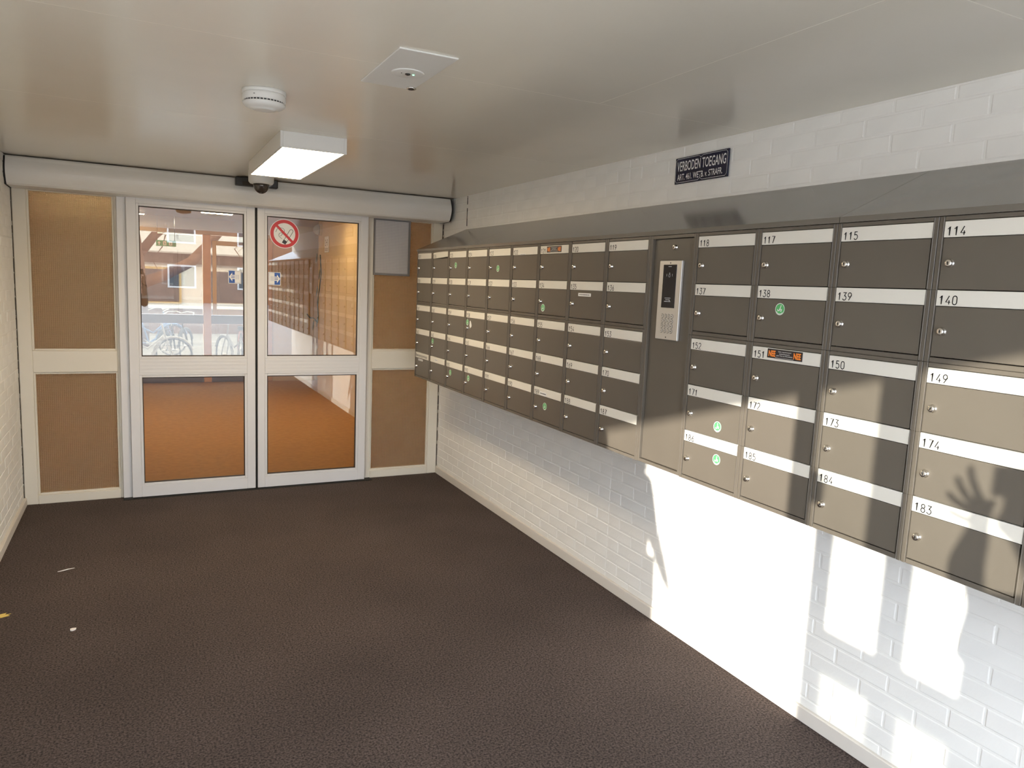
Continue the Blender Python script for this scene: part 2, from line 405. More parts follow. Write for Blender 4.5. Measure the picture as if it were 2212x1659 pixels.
# ------------------------------------------------------------------ glazed screen with side panels
def grid_frame(mb, x0, x1, z0, z1, holes, y0, y1, bev=0.004):
    pass
scr = {}
for nm, xa, xb, gl, gr in (('window_1', XL+0.006, -2.452, -3.040, -2.517), ('window_2', -0.668, -0.010, -0.620, -0.096)):
    y0, y1 = YB, YB+0.07
    o = struct(MB().box(xa, gl, y0, y1, 0.0, ZC-0.005, 0.004).build(nm, 'timber_cream'))
    MB().box(gr, xb, y0, y1, 0.0, ZC-0.005, 0.004).build('post', 'timber_cream', o)
    MB().box(gl, gr, y0+0.001, y1, 0.0, 0.066, 0.003).build('sill', 'timber_cream', o)
    MB().box(gl, gr, y0+0.001, y1, 0.951, 1.106, 0.004).build('transom', 'timber_cream', o)
    MB().box(gl, gr, y0+0.001, y1, 2.213, ZC-0.005, 0.003).build('head', 'timber_cream', o)
    for za, zb in ((0.066, 0.951), (1.106, 2.213)):
        b = MB(); t = 0.013
        b.box(gl, gl+t, y0+0.012, y0+0.03, za, zb, 0.002); b.box(gr-t, gr, y0+0.012, y0+0.03, za, zb, 0.002)
        b.box(gl+t, gr-t, y0+0.012, y0+0.03, za, za+t, 0.002); b.box(gl+t, gr-t, y0+0.012, y0+0.03, zb-t, zb, 0.002)
        b.build('glazing_bead', 'timber_cream', o)
        MB().box(gl+0.002, gr-0.002, y0+0.031, y0+0.037, za+0.002, zb-0.002).build('pane', 'pattern_glass', o)
# sheet fixed behind the right-hand textured pane
nb = thing('notice_panel', (-0.461, YB+0.046, 1.742), 'grey notice panel with dark rim in the upper right textured window', 'notice')
MB().box(-0.158, 0.158, -0.054, -0.024, 0.0, 0.466, 0.002).build('rim', 'board_rim', nb)
MB().box(-0.146, 0.136, -0.058, -0.053, 0.018, 0.452, 0.001).build('sheet', 'board_sheet', nb)

# ------------------------------------------------------------------ sliding doors
YD = 3.690   # front of the leaves
def sliding_leaf(nm, xa, xb, ga, gb, label):
    o = struct(MB().box(xa, ga-0.004, YD, YD+0.045, 0.010, 2.245, 0.003).build(nm, 'aluminium_white'))
    tag(o, label, 'door')
    MB().box(gb+0.004, xb, YD, YD+0.045, 0.010, 2.245, 0.003).build('stile', 'aluminium_white', o)
    zs = ((0.010, 0.098), (0.930, 1.052), (2.168, 2.245))
    for n_, (za, zb) in zip(('bottom_rail', 'middle_rail', 'top_rail'), zs):
        m = MB().box(ga-0.004, gb+0.004, YD+0.001, YD+0.045, za, zb, 0.002)
        if n_ == 'middle_rail':
            for k in range(4): m.box(ga+0.0, gb-0.0, YD-0.0006, YD+0.004, za+0.016+k*0.027, za+0.030+k*0.027, 0.0005)
        m.build(n_, 'aluminium_white', o)
    for za, zb in ((0.098, 0.930), (1.052, 2.168)):
        t = 0.017; A, B = ga-0.004, gb+0.004
        b = MB()
        b.box(A, A+t, YD+0.004, YD+0.03, za, zb, 0.002); b.box(B-t, B, YD+0.004, YD+0.03, za, zb, 0.002)
        b.box(A+t, B-t, YD+0.004, YD+0.03, za, za+t, 0.002); b.box(A+t, B-t, YD+0.004, YD+0.03, zb-t, zb, 0.002)
        b.build('glazing_bead', 'aluminium_white', o)
        b = MB(); A += t-0.002; B -= t-0.002; za2, zb2 = za+t-0.002, zb-t+0.002; t2 = 0.008
        b.box(A, A+t2, YD+0.010, YD+0.03, za2, zb2); b.box(B-t2, B, YD+0.010, YD+0.03, za2, zb2)
        b.box(A+t2, B-t2, YD+0.010, YD+0.03, za2, za2+t2); b.box(A+t2, B-t2, YD+0.010, YD+0.03, zb2-t2, zb2)
        b.build('gasket', 'gasket_brown', o)
        MB().box(A+0.002, B-0.002, YD+0.020, YD+0.026, za2+0.002, zb2-0.002).build('pane', 'door_glass', o)
    return o
dl = sliding_leaf('door_1', -2.440, -1.566, -2.372, -1.632, 'left white sliding door leaf with clear glass')
dr = sliding_leaf('door_2', -1.549, -0.682, -1.490, -0.748, 'right white sliding door leaf with the no smoking sticker')
MB().box(-1.566, -1.5585, YD+0.008, YD+0.04, 0.012, 2.24).build('rubber_edge', 'rubber_black', dl)
MB().box(-1.5565, -1.549, YD+0.008, YD+0.04, 0.012, 2.24).build('rubber_edge', 'rubber_black', dr)
MB().box(-2.50, -2.440, YD+0.032, YD+0.058, 0.005, 2.24, 0.003).build('trim_4', 'aluminium_white')
struct(bpy.data.objects['trim_4'])
MB().box(-2.5, -0.62, YD-0.02, YD+0.11, -0.001, 0.006, 0.002).build('trim_5', 'rubber_black'); struct(bpy.data.objects['trim_5'])
# stickers on the glass (they sit on the front of the panes)
YG = YD+0.0192
def gf(cx, cz, y=YG): return lambda a, b: (cx+a, y, cz+b)
def disc_poly(mb, cx, cz, r, f, n=48, r0=0.0):
    for k in range(n):
        a, b = 2*math.pi*k/n, 2*math.pi*(k+1)/n
        p = [f(cx+r*math.cos(a), cz+r*math.sin(a)), f(cx+r*math.cos(b), cz+r*math.sin(b))]
        if r0 > 0: mb.poly([p[0], p[1], f(cx+r0*math.cos(b), cz+r0*math.sin(b)), f(cx+r0*math.cos(a), cz+r0*math.sin(a))])
        else: mb.poly([p[0], p[1], f(cx, cz)])
ns = thing('no_smoking_sticker', (-1.345, YG, 1.914), 'round red and white no smoking sticker on the right sliding door', 'sticker')
def nf(dy): return lambda a, b: (a, -dy, 0.111+b)
m_ = MB().lathe([(0.112, -0.0004), (0.112, 0.0004)], (0, 0, 0.111), 'y', 48); m_.build('disc', 'sticker_white', ns)
m_ = MB(); disc_poly(m_, 0, 0, 0.107, nf(0.0008), 48, 0.082); m_.build('red_ring', 'red_print', ns)
m_ = MB()
for st in ([(-0.012, -0.062), (0.040, 0.030)], [(0.012, -0.072), (0.062, 0.016)], ): ribbon(m_, [(a, b) for a, b in st], 0.0035, nf(0.0008))
ribbon(m_, [(0.040, 0.030)]+arc(0.051, 0.023, 0.013, 0.013, 150, -30, 8)+[(0.062, 0.016)], 0.0035, nf(0.0008))
ribbon(m_, [(-0.065, 0.010)]+arc(-0.030, 0.022, 0.030, 0.022, 170, -30, 10)+[(-0.03, -0.02)], 0.003, nf(0.0008))
ribbon(m_, [(0.0, 0.0)]+arc(-0.025, -0.012, 0.018, 0.018, 100, 230, 8)+[(-0.02, -0.04)], 0.003, nf(0.0008))
ribbon(m_, [(-0.004, -0.049), (-0.018, -0.073)], 0.030, lambda a, b: nf(0.00085)(a+0.011, b-0.002))
m_.build('cigarette_print', 'ink', ns)
m_ = MB(); ribbon(m_, [(-0.064, 0.064), (0.064, -0.064)], 0.019, nf(0.0010)); m_.build('red_bar', 'red_print', ns)
for nm, cx, sgn, lab in (('a', -1.712, -1, 'square blue and white arrow sticker pointing left on the left sliding door'),
                         ('b', -1.420, 1, 'square blue and white arrow sticker pointing right on the right sliding door')):
    t = thing('arrow_sticker', (cx, YG, 1.625), lab, 'sticker', 'door arrow stickers')
    MB().box(-0.046, 0.046, -0.0004, 0.0004, 0, 0.100).build('backing', 'sticker_white', t)
    f1 = lambda a, b: (a*sgn, -0.0008, 0.05+b)
    m_ = MB(); m_.poly([f1(0.0, -0.046), f1(0.042, -0.046), f1(0.042, 0.046), f1(0.0, 0.046)]); m_.build('blue_half', 'blue_print', t)
    f2 = lambda a, b: (a*sgn, -0.0012, 0.05+b)
    m_ = MB(); m_.poly([f2(0.042, 0), f2(0.018, 0.034), f2(0.018, 0.016), f2(-0.016, 0.016), f2(-0.016, -0.016), f2(0.018, -0.016), f2(0.018, -0.034)])
    m_.build('white_arrow', 'sticker_white', t)
    m_ = MB()
    for zz in (0.006, -0.006): ribbon(m_, [(0.0, zz), (0.026, zz)], 0.005, lambda a, b: (a*sgn, -0.0016, 0.05+b))
    for k, xx in enumerate((-0.006, -0.013, -0.020, -0.027)): ribbon(m_, [(xx, -0.018), (xx, 0.018)], 0.0012, lambda a, b: (a*sgn, -0.0016, 0.05+b))
    ribbon(m_, [(-0.042, -0.044), (-0.042, 0.044), (0.0, 0.044)], 0.0015, f1); ribbon(m_, [(-0.042, -0.044), (0.0, -0.044)], 0.0015, f1)
    m_.build('blue_lines', 'blue_print', t)

# ------------------------------------------------------------------ door operator housing above the screen
op = thing('door_operator', (-1.56, YB, 2.205), 'long grey rounded door operator housing above the sliding doors', 'door operator')
prof = [(0.0, 0.186), (-0.235, 0.186), (-0.245, 0.176)] + [(-0.245-0.030*math.sin(math.pi*k/12), 0.170-0.150*k/12) for k in range(1, 12)] + [(-0.240, 0.014), (-0.225, 0.003), (-0.05, 0.0), (0, 0.0)]
MB().prism(prof, -1.555, 1.515, lambda p, q, t: (t, p, q)).build('housing', 'operator_grey', op)
for tx in (-1.5615, 1.5215):
    MB().prism(prof, tx-0.006, tx+0.006, lambda p, q, t: (t, p*0.985-0.0, q*0.985)).build('end_cap', 'rubber_black', op)
se = thing('motion_sensor', (-1.587, 3.468, 2.330), 'black door motion sensor on the housing behind the ceiling lamp', 'sensor')
MB().box(-0.147, 0.147, -0.045, 0.010, 0.0, 0.062, 0.008, 2).build('body', 'device_black', se)
MB().box(-0.10, 0.10, -0.047, -0.043, 0.006, 0.030, 0.001).build('lens_strip', 'smoked_dome', se)

# ------------------------------------------------------------------ mailbox bank
yL = lambda c: (PAN+(9-c)*W) if c < 9 else -(c-10)*W
zT = lambda r: ZT-r*H-(G if r >= 2 else 0)
# shared part meshes; local origin: front face plane, left cell edge, top of the plate; +x into the wall, -y to the right
MG = (W-PW)/2
def frame_mesh(top, bot):
    mb = MB(); z1 = 0.0135 if top else 0.0; z0 = -H-(0.0145 if bot else 0.0)
    for a, b, s in ((-0.0008, -MG+0.0012, -1), (-W+MG-0.0012, -W+0.0008, 1)):
        y0, y1 = sorted((a, b)); mb.box(0.0, 0.030, y0, y1, z0, z1, 0.0012)
    for yc in (-MG+0.0022, -W+MG-0.0022): mb.box(-0.0016, 0.006, yc-0.0014, yc+0.0014, z0+0.002, z1-0.002, 0.0008)
    mb.box(0.022, 0.030, -W+MG-0.002, -MG+0.002, z0+0.02, z1-0.02)
    if top: mb.box(0.0004, 0.030, -W+MG, -MG, 0.0015, z1, 0.0012)
    if bot: mb.box(0.0004, 0.030, -W+MG, -MG, z0, -H-0.0005, 0.0015)
    return mb.mesh('frame', 'cabinet_grey')
FR = {0: frame_mesh(1, 0), 1: frame_mesh(0, 1), 2: frame_mesh(1, 0), 3: frame_mesh(0, 0), 4: frame_mesh(0, 1)}
def body_mesh():
    mb = MB(); mb.box(0.026, D-0.004, -W+0.0012, -0.0012, -H+0.0006, -0.0006); return mb.mesh('body', 'cabinet_seam')
BODY = body_mesh()
DOOR = MB().box(0.0022, 0.020, -W+MG+0.0045, -MG-0.0010, -H+0.0022, -PH-0.0016, 0.0014, 2).mesh('door', 'cabinet_grey')
PLATE = MB().box(0.0004, 0.014, -W+MG+0.0006, -MG-0.0006, -PH, -0.0004, 0.0009).mesh('name_plate', 'plate_white')
LOCK = MB().lathe([(0.0118, 0.003), (0.0118, -0.0015), (0.0098, -0.003), (0.0098, -0.0105), (0.0092, -0.0118), (0.0055, -0.0122)], (0, 0, 0), 'x', 20).mesh('lock', 'chrome', True)
def keyhole_mesh():
    mb = MB(); mb.box(-0.0128, -0.0120, -0.0012, 0.0012, -0.0050, 0.0050); mb.box(-0.0128, -0.0120, -0.0022, 0.0022, -0.0008, 0.0018); return mb.mesh('keyhole', 'keyhole_black')
KEY = keyhole_mesh()
def ff(y0, z0, x=-0.0003): return lambda a, b: (x, y0-a, z0+b)
SLAT = {'ja': []}
def ja_meshes():
    a = MB(); a.lathe([(0.0205, 0.0004), (0.0205, -0.0004)], (0, 0, 0), 'x', 28)
    A = a.mesh('sticker', 'sticker_green')
    b = MB(); f = lambda p, q: (-0.0007, -p, q)
    disc_poly(b, 0, 0, 0.0205, f, 28, 0.0185)
    ribbon(b, [(0.003, 0.014), (0.001, 0.004), (-0.003, -0.005), (-0.007, -0.007), (-0.0105, -0.002)], 0.0028, f)
    ribbon(b, arc(0.0045, -0.003, 0.0032, 0.0036, 60, 420, 10), 0.0022, f); ribbon(b, [(0.008, 0.001), (0.008, -0.0068)], 0.0022, f)
    ribbon(b, arc(0, 0, 0.0165, 0.0165, 215, 325, 10), 0.0022, f)
    return A, b.mesh('sticker_print', 'sticker_white')
JA, JAP = ja_meshes()
def nee_sticker(parent, yc, zc):
    o = MB().box(-0.0006, 0.0, -0.0765, 0.0765, -0.0158, 0.0158).build('no_mail_sticker', 'sticker_black', parent)
    o.location = (-0.0003, yc, zc)
    f = lambda a, b: (-0.0009, -a, b)
    for s in (-0.0705, 0.0395):
        link('orange_text', text_mesh('NEE', 0.02, lambda a, b, s=s: f(s+a, -0.0105+b), 'sticker_orange', 'orange_text', bold=0.0008, target=(0.031, 0.021)), o)
    for k, (t_, wd) in enumerate((('Géén ongeadresseerd', 0.056), ('reclamedrukwerk,', 0.046), ('géén Huis aan Huis bladen', 0.070))):
        link('white_text', text_mesh(t_, 0.006, lambda a, b, k=k: f(a, 0.0055-k*0.0068+b), 'sticker_white', 'white_text', align='CENTER', target=(wd, 0.0052)), o)
    m2 = MB(); ribbon(m2, [(-0.040, -0.0128), (0.040, -0.0128)], 0.0008, f); m2.build('white_line', 'sticker_white', o)
def paper_label(parent, yc, zc, wd, ht, lines=1, name='paper_label'):
    o = MB().box(-0.0005, 0.0, -wd/2, wd/2, -ht/2, ht/2).build(name, 'sticker_white', parent); o.location = (-0.0003, yc, zc)
    if lines:
        m2 = MB(); rr = random.Random(wd*1000+yc); x = -wd*0.42
        while x < wd*0.40:
            l_ = rr.uniform(0.002, 0.006); ribbon(m2, [(x, 0), (min(x+l_, wd*0.43), 0)], ht*0.30, lambda a, b: (-0.0007, -a, b)); x += l_+0.0016
        m2.build('small_print', 'ink', o)
def num_of(c, r):
    if c < 9: return [127-c, 128+c, 161-c, 162+c, 195-c][r]
    if c <= 13: return [[118, 117, 115, 114], [137, 138, 139, 140], [152, 151, 150, 149], [171, 172, 173, 174], [186, 185, 184, 183]][r][c-10]
    return None
ROWN = ['top', 'second', 'third', 'fourth', 'bottom']; CN = ['first', 'second', 'third', 'fourth', 'fifth', 'sixth']
extra = {}
JAS = {(2, 0): (2.469, 1.823), (4, 0): (1.792, 1.799), (6, 1): (1.207, 1.586), (3, 2): (2.232, 1.444), (1, 3): (2.875, 1.262), (2, 4): (2.506, 1.070),
       (3, 4): (2.184, 1.072), (6, 4): (1.133, 1.054), (11, 1): (-0.455, 1.655), (10, 3): (-0.200, 1.196), (10, 4): (-0.209, 1.070)}
for c in list(range(9))+list(range(10, 10+NR)):
    for r in range(5):
        n = num_of(c, r); y0 = yL(c); z0 = zT(r)
        OR = ['first', 'second', 'third', 'fourth', 'fifth', 'sixth', 'seventh', 'eighth', 'ninth', 'tenth']
        where = ('%s row, %s column from the textured window' % (ROWN[r], OR[c])) if c < 9 else ('%s row, %s column right of the intercom' % (ROWN[r], OR[c-10]))
        bits = ''
        if (c, r) in JAS: bits = ', round green sticker'
        if n in (121, 151): bits = ', orange sticker'
        if n == 135: bits = ', paper label below plate'
        if n == 186: bits = ', white patch, green sticker'
        if n == 158: bits = ', torn paper scrap'
        if n == 126: bits = ', crooked plate'
        if (c, r) == (0, 4): lab = 'grey mailbox with a lettered plate, ' + where
        elif (c, r) == (1, 4): lab = 'grey mailbox with stickered plate, ' + where
        elif n is None: lab = 'grey mailbox, ' + where
        else: lab = 'grey mailbox %d, %s%s' % (n, where, bits)
        t = thing('mailbox', (-D, y0, z0), lab, 'mailbox', 'mailboxes in the wall bank')
        link('frame', FR[r], t); link('body', BODY, t)
        d = link('door', DOOR, t); lk = link('lock', LOCK, d, (0.0022, -0.043, -0.113)); link('keyhole', KEY, lk)
        lk.rotation_euler = (random.choice([0, 0, 0.15, -0.2, 0.5]), 0, 0)
        p = link('name_plate', PLATE, t)
        if (c, r) == (1, 0): p.rotation_euler = (math.radians(-2.2), 0, 0); p.location = (0, -0.004, -0.002)
        if (c, r) == (0, 4):
            link('lettering', text_mesh('Bewonerscommissie', 0.02, ff(0.024-0.05, -0.034), 'engrave_dark', 'lettering', target=(0.250, 0.023)), p)
            paper_label(d, -0.135, -PH-0.013, 0.10, 0.014)
        elif (c, r) == (1, 4): paper_label(p, -0.14, -0.022, 0.065, 0.014)
        elif n: link('number', number_mesh(str(n), 0.0232, ff(-0.0262, -0.0385)), p)
        if (c, r) in JAS:
            jy, jz = JAS[(c, r)]; s_ = link('green_sticker', JA, d, (0.0016, jy-y0, jz-z0)); link('sticker_print', JAP, s_)
            s_.rotation_euler = (random.uniform(-0.2, 0.2), 0, 0)
        if n == 151: nee_sticker(p, -0.165, -0.0185)
        if n == 121: nee_sticker(p, -0.165, -0.0205)
        if n == 135: paper_label(d, -0.157, -PH-0.022, 0.115, 0.016)
        if n == 189: paper_label(p, -0.122, -0.0300, 0.075, 0.022)
        if n == 122: paper_label(p, -0.140, -0.0400, 0.070, 0.006)
        if n == 186: paper_label(p, -0.163, -0.0218, 0.124, 0.0405, 0, 'white_patch')
        if n == 158:
            m2 = MB(); pts = [(0, 0.022), (0.012, 0.026), (0.022, 0.012), (0.030, -0.004), (0.026, -0.016), (0.010, -0.022), (0.006, -0.030), (0.004, -0.020), (-0.004, -0.008)]
            m2.poly([(0.0014, 2.190-y0-a, 1.432-z0+b) for a, b in pts]); m2.build('paper_scrap', 'sticker_white', d)

# intercom door between the two banks
ic = thing('intercom_door', (-D, PAN, ZT), 'tall dark grey panel door between the mailboxes carrying the intercom', 'panel door')
zb = -0.965
mb = MB()
mb.box(0.0, 0.030, -0.016, -0.0006, zb, 0.0135, 0.0012); mb.box(0.0, 0.030, -PAN+0.0006, -PAN+0.012, zb, 0.0135, 0.0012)
mb.box(0.0002, 0.030, -PAN+0.012, -0.016, -0.0005, 0.0135, 0.0012); mb.box(0.0002, 0.030, -PAN+0.012, -0.016, zb, zb+0.014, 0.0012)
mb.build('frame', 'cabinet_grey', ic)
MB().box(0.026, D-0.004, -PAN+0.001, -0.001, zb, 0.012).build('body', 'cabinet_seam', ic)
pd = MB().box(0.012, 0.026, -PAN+0.0135, -0.0175, zb+0.0155, -0.002, 0.0012).build('door', 'cabinet_grey', ic)
lk = link('lock', LOCK, pd, (0.012, -0.1535, -0.037)); link('keyhole', KEY, lk)
it = thing('intercom', (-D+0.012, 0.1428, 1.500), 'silver door intercom with dark screen and keypad on the panel door', 'intercom')
MB().box(-0.014, -0.0003, -0.071, 0.071, 0.0, 0.327, 0.003, 2).build('face_plate', 'aluminium_silver', it)
sc = MB().box(-0.0155, -0.010, -0.042, 0.0425, 0.133, 0.310, 0.0006).build('screen', 'screen_black', it)
m2 = MB(); f = lambda a, b: (-0.0158, -a, b)
ribbon(m2, [(-0.010, 0.302), (0.010, 0.302)], 0.0022, f)
for k, (l_, z_) in enumerate(((0.022, 0.173), (0.016, 0.166), (0.024, 0.159))): ribbon(m2, [(-l_, z_), (l_*0.7, z_)], 0.0022, f)
m2.poly([f(0.008, 0.1655), f(0.012, 0.1655), f(0.012, 0.1585), f(0.008, 0.1585)])
ribbon(m2, [(-0.018, 0.262), (-0.018, 0.272)], 0.0015, f); ribbon(m2, [(0.018, 0.262), (0.018, 0.272)], 0.0015, f)
ribbon(m2, arc(0, 0.265, 0.005, 0.006, 0, 360, 12), 0.0014, f); ribbon(m2, arc(0, 0.273, 0.003, 0.003, 0, 180, 8), 0.0014, f)
m2.build('screen_print', 'screen_print', sc)
KEYB = MB().lathe([(0.0082, 0.002), (0.0082, -0.0014), (0.0070, -0.0022)], (0, 0, 0), 'x', 18).mesh('key_button', 'aluminium_silver', False)
def ring_mesh():
    mb = MB(); disc_poly(mb, 0, 0, 0.0094, lambda a, b: (-0.0003, -a, b), 20, 0.0080); return mb.mesh('key_ring', 'engrave_dark')
RING = ring_mesh(); KT = ['1', '2', '3', None, '4', '5', '6', None, '7', '8', '9', None, None, '0', None, None]
for i in range(4):
    for j in range(4):
        kb = link('key_button', KEYB, it, (-0.014, 0.0310-j*0.0207, 0.0985-i*0.0205)); link('key_ring', RING, kb)
        ch = KT[i*4+j]
        if ch: link('key_symbol', number_mesh(ch, 0.0075, lambda a, b: (-0.0024, 0.0020-a, b-0.0037), 0.0012, name='key_symbol'), kb)
        else:
            m2 = MB(); ribbon(m2, [(-0.003, 0), (0.003, 0)], 0.0030 if j == 3 else 0.0015, lambda a, b: (-0.0024, -a, b)); m2.build('key_symbol', 'engrave_dark', kb)
for zz in (0.317, 0.011): MB().lathe([(0.0030, 0.001), (0.0030, -0.0004)], (-0.014, 0.0, zz), 'x', 12).build('screw', 'keyhole_black', it)

# sloping hood in sections
hs = [YEND+0.004, 2.245, -0.667, YNEAR-0.004]
for i, lab in enumerate(('short sloping grey hood over the mailboxes at the window end', 'long sloping grey hood over the middle of the mailbox bank', 'sloping grey hood over the mailboxes nearest the entrance')):
    a, b = hs[i+1]+0.0010, hs[i]-0.0010
    t = thing('cabinet_hood', (-D, (a+b)/2, 1.9325), lab, 'hood', 'hoods over the mailbox bank')
    hl = (b-a)/2
    pr = [(-0.004, 0.0), (-0.004, 0.018), (D-0.002, 0.203), (D-0.002, 0.199), (0.0, 0.0135), (0.0, 0.0)]
    MB().prism(pr, -hl, hl, lambda p, q, tt: (p, tt, q)).build('top_sheet', 'hood_grey', t)
    if i != 1:
        e = hl if i == 0 else -hl
        MB().prism([(-0.003, 0.0), (-0.003, 0.017), (D-0.002, 0.201), (D-0.002, 0.0)], e-0.002, e+0.0, lambda p, q, tt: (p, tt, q)).build('end_sheet', 'cabinet_grey', t)

# enamel warning sign on the right wall
sg = thing('warning_sign', (-0.005, 0.4710, 2.222), 'dark navy enamel sign with white Dutch lettering high on the right wall', 'sign')
SW, SH = 0.366, 0.123
MB().box(-0.009, -0.001, -SW/2, SW/2, 0, SH, 0.0018).build('plate', 'enamel_navy', sg)
f = lambda a, b: (-0.0094, -a, b)
for t_, wd, ht, zz, xo, bo in (('VERBODEN TOEGANG', 0.336, 0.046, 0.058, 0.0, 0.0004), ('ART. 461. WETB. v. STRAFR.', 0.312, 0.029, 0.016, -0.006, 0.0003)):
    link('lettering', text_mesh(t_, 0.05, lambda a, b, zz=zz, xo=xo: f(a+xo, zz+b), 'enamel_white', 'lettering', align='CENTER', target=(wd, ht), bold=bo), sg)
m2 = MB(); q = 0.006; nx = 0.010
ln = [(-SW/2+q+nx, SH-q), (-0.014, SH-q), (0.0, SH-q-0.009), (0.014, SH-q), (SW/2-q-nx, SH-q), (SW/2-q, SH-q-nx), (SW/2-q, q+nx), (SW/2-q-nx, q), (0.014, q), (0, q+0.009), (-0.014, q), (-SW/2+q+nx, q), (-SW/2+q, q+nx), (-SW/2+q, SH-q-nx)]
ribbon(m2, ln, 0.0014, f, close=True); m2.build('border_line', 'enamel_white', sg)

# ------------------------------------------------------------------ things on the ceiling
la = thing('ceiling_lamp', (-1.571, 2.125, ZC), 'white rectangular surface ceiling lamp with glowing diffuser', 'ceiling lamp')
x2, y2, zb = 0.164, 0.585, -0.078
mb = MB()
mb.box(-x2, -x2+0.014, -y2, y2, zb, 0, 0.0015); mb.box(x2-0.014, x2, -y2, y2, zb, 0, 0.0015)
mb.box(-x2+0.014, x2-0.014, -y2, -y2+0.010, zb, 0, 0.0015); mb.box(-x2+0.014, x2-0.014, y2-0.010, y2, zb, 0, 0.0015)
mb.box(-x2+0.014, x2-0.014, -y2+0.01, y2-0.01, -0.02, 0.0)
mb.build('housing', 'device_white', la)
MB().box(-x2+0.0145, x2-0.0145, -y2+0.0105, y2-0.0105, zb+0.001, zb+0.007).build('diffuser', 'lamp_glow', la)
sd = thing('smoke_detector', (-1.918, 0.800, ZC), 'round white smoke detector on the ceiling', 'smoke detector')
MB().lathe([(0.082, 0), (0.082, -0.012), (0.076, -0.014)], (0, 0, 0), 'z', 40).build('mounting_base', 'device_white', sd, True)
MB().lathe([(0.078, -0.0135), (0.080, -0.020), (0.081, -0.036), (0.079, -0.040)], (0, 0, 0), 'z', 40).build('upper_body', 'device_white', sd, True)
MB().lathe([(0.074, -0.0395), (0.074, -0.0465)], (0, 0, 0), 'z', 40).build('vent_slot', 'device_black', sd)
mb = MB()
for k in range(36):
    a = 2*math.pi*k/36; mb.box(0.0735*math.cos(a)-0.0013, 0.0735*math.cos(a)+0.0013, 0.0735*math.sin(a)-0.0013, 0.0735*math.sin(a)+0.0013, -0.0466, -0.0394)
mb.build('vent_ribs', 'device_white', sd)
MB().lathe([(0.080, -0.0465), (0.079, -0.052), (0.070, -0.061), (0.058, -0.066), (0.042, -0.068), (0.041, -0.071), (0.030, -0.072)], (0, 0, 0), 'z', 40).build('lower_cap', 'device_white', sd, True)
MB().lathe([(0.003, 0.0), (0.003, -0.002)], (-0.045, -0.0655, -0.026), 'z', 10).build('indicator', 'device_black', sd)
em = thing('emergency_light', (-1.5465, 0.188, ZC), 'flat white emergency light plate with oval lens and green dot on the ceiling', 'emergency light')
MB().box(-0.0975, 0.0975, -0.222, 0.222, -0.005, 0.0, 0.0015).build('cover_plate', 'device_white', em)
MB().lathe([(0.056, -0.0045), (0.055, -0.007), (0.050, -0.008)], (0.010, 0.019, 0), 'z', 36).build('lens_ring', 'device_white', em, True)
MB().lathe([(0.010, -0.0075), (0.009, -0.011), (0.004, -0.013)], (0.010, 0.019, 0), 'z', 16).build('lens', 'smoked_dome', em, True)
MB().lathe([(0.0035, -0.0075), (0.003, -0.0095)], (0.030, 0.019, 0), 'z', 10).build('status_led', 'led_green', em)
MB().lathe([(0.0025, -0.0075), (0.002, -0.0090)], (-0.012, 0.019, 0), 'z', 10).build('test_hole', 'device_black', em)
ps = thing('ceiling_sensor', (-1.463, 0.385, ZC-0.0048), 'tiny round metal fitting beside the emergency light', 'fitting')
MB().lathe([(0.018, 0.0), (0.018, -0.004), (0.014, -0.005)], (0, 0, 0), 'z', 20).build('ring', 'chrome', ps, True)
MB().lathe([(0.013, -0.0045), (0.010, -0.0065)], (0, 0, 0), 'z', 16).build('lens', 'device_black', ps)
dc = thing('dome_camera', (-1.604, 3.10, ZC), 'dome security camera hanging behind the ceiling lamp', 'camera')
MB().lathe([(0.084, 0), (0.084, -0.030), (0.083, -0.072), (0.074, -0.084), (0.056, -0.086)], (0, 0, 0), 'z', 36).build('base', 'device_white', dc, True)
MB().lathe([(0.054*math.cos(math.radians(a)), -0.084-0.066*math.sin(math.radians(a))) for a in (0, 15, 30, 45, 60, 75, 86)], (0, 0, 0), 'z', 28).build('dome', 'smoked_dome', dc, True)

# ------------------------------------------------------------------ small litter on the carpet
mb = MB()
pts = [(-0.045, -0.006, 0.003), (-0.02, -0.006, 0.006), (0.005, 0.002, 0.008), (0.035, 0.020, 0.004)]
mb.tube(pts, [0.0018, 0.0028, 0.0028, 0.0012], 6)
o = mb.build('paper_shred', 'paper'); o.location = (-2.76, 2.331, 0.0); tag(o, 'thin curled white shred lying on the carpet', 'litter')
mb = MB(); mb.prism([(-0.013, 0.006), (-0.004, 0.011), (0.012, 0.008), (0.010, -0.004), (-0.002, -0.014), (-0.011, -0.009)], 0.0005, 0.006, lambda a, b, t: (a, b, t))
o = mb.build('paper_bit', 'paper'); o.location = (-2.676, 1.527, 0); tag(o, 'small white scrap lying on the carpet near the yellow leaf', 'litter')
mb = MB(); lf = [(-0.07, -0.010), (-0.03, -0.022), (0.02, -0.018), (0.052, -0.006), (0.040, 0.004), (0.055, 0.016), (0.030, 0.012), (0.034, 0.032), (0.010, 0.024), (-0.03, 0.022), (-0.06, 0.010)]
mb.prism(lf, 0.002, 0.004, lambda a, b, t: (a, b, t+0.01*abs(a)))
o = mb.build('fallen_leaf', 'leaf_yellow'); o.location = (-3.012, 1.800, 0.0); tag(o, 'yellow fallen leaf on the carpet at the left edge', 'leaf')

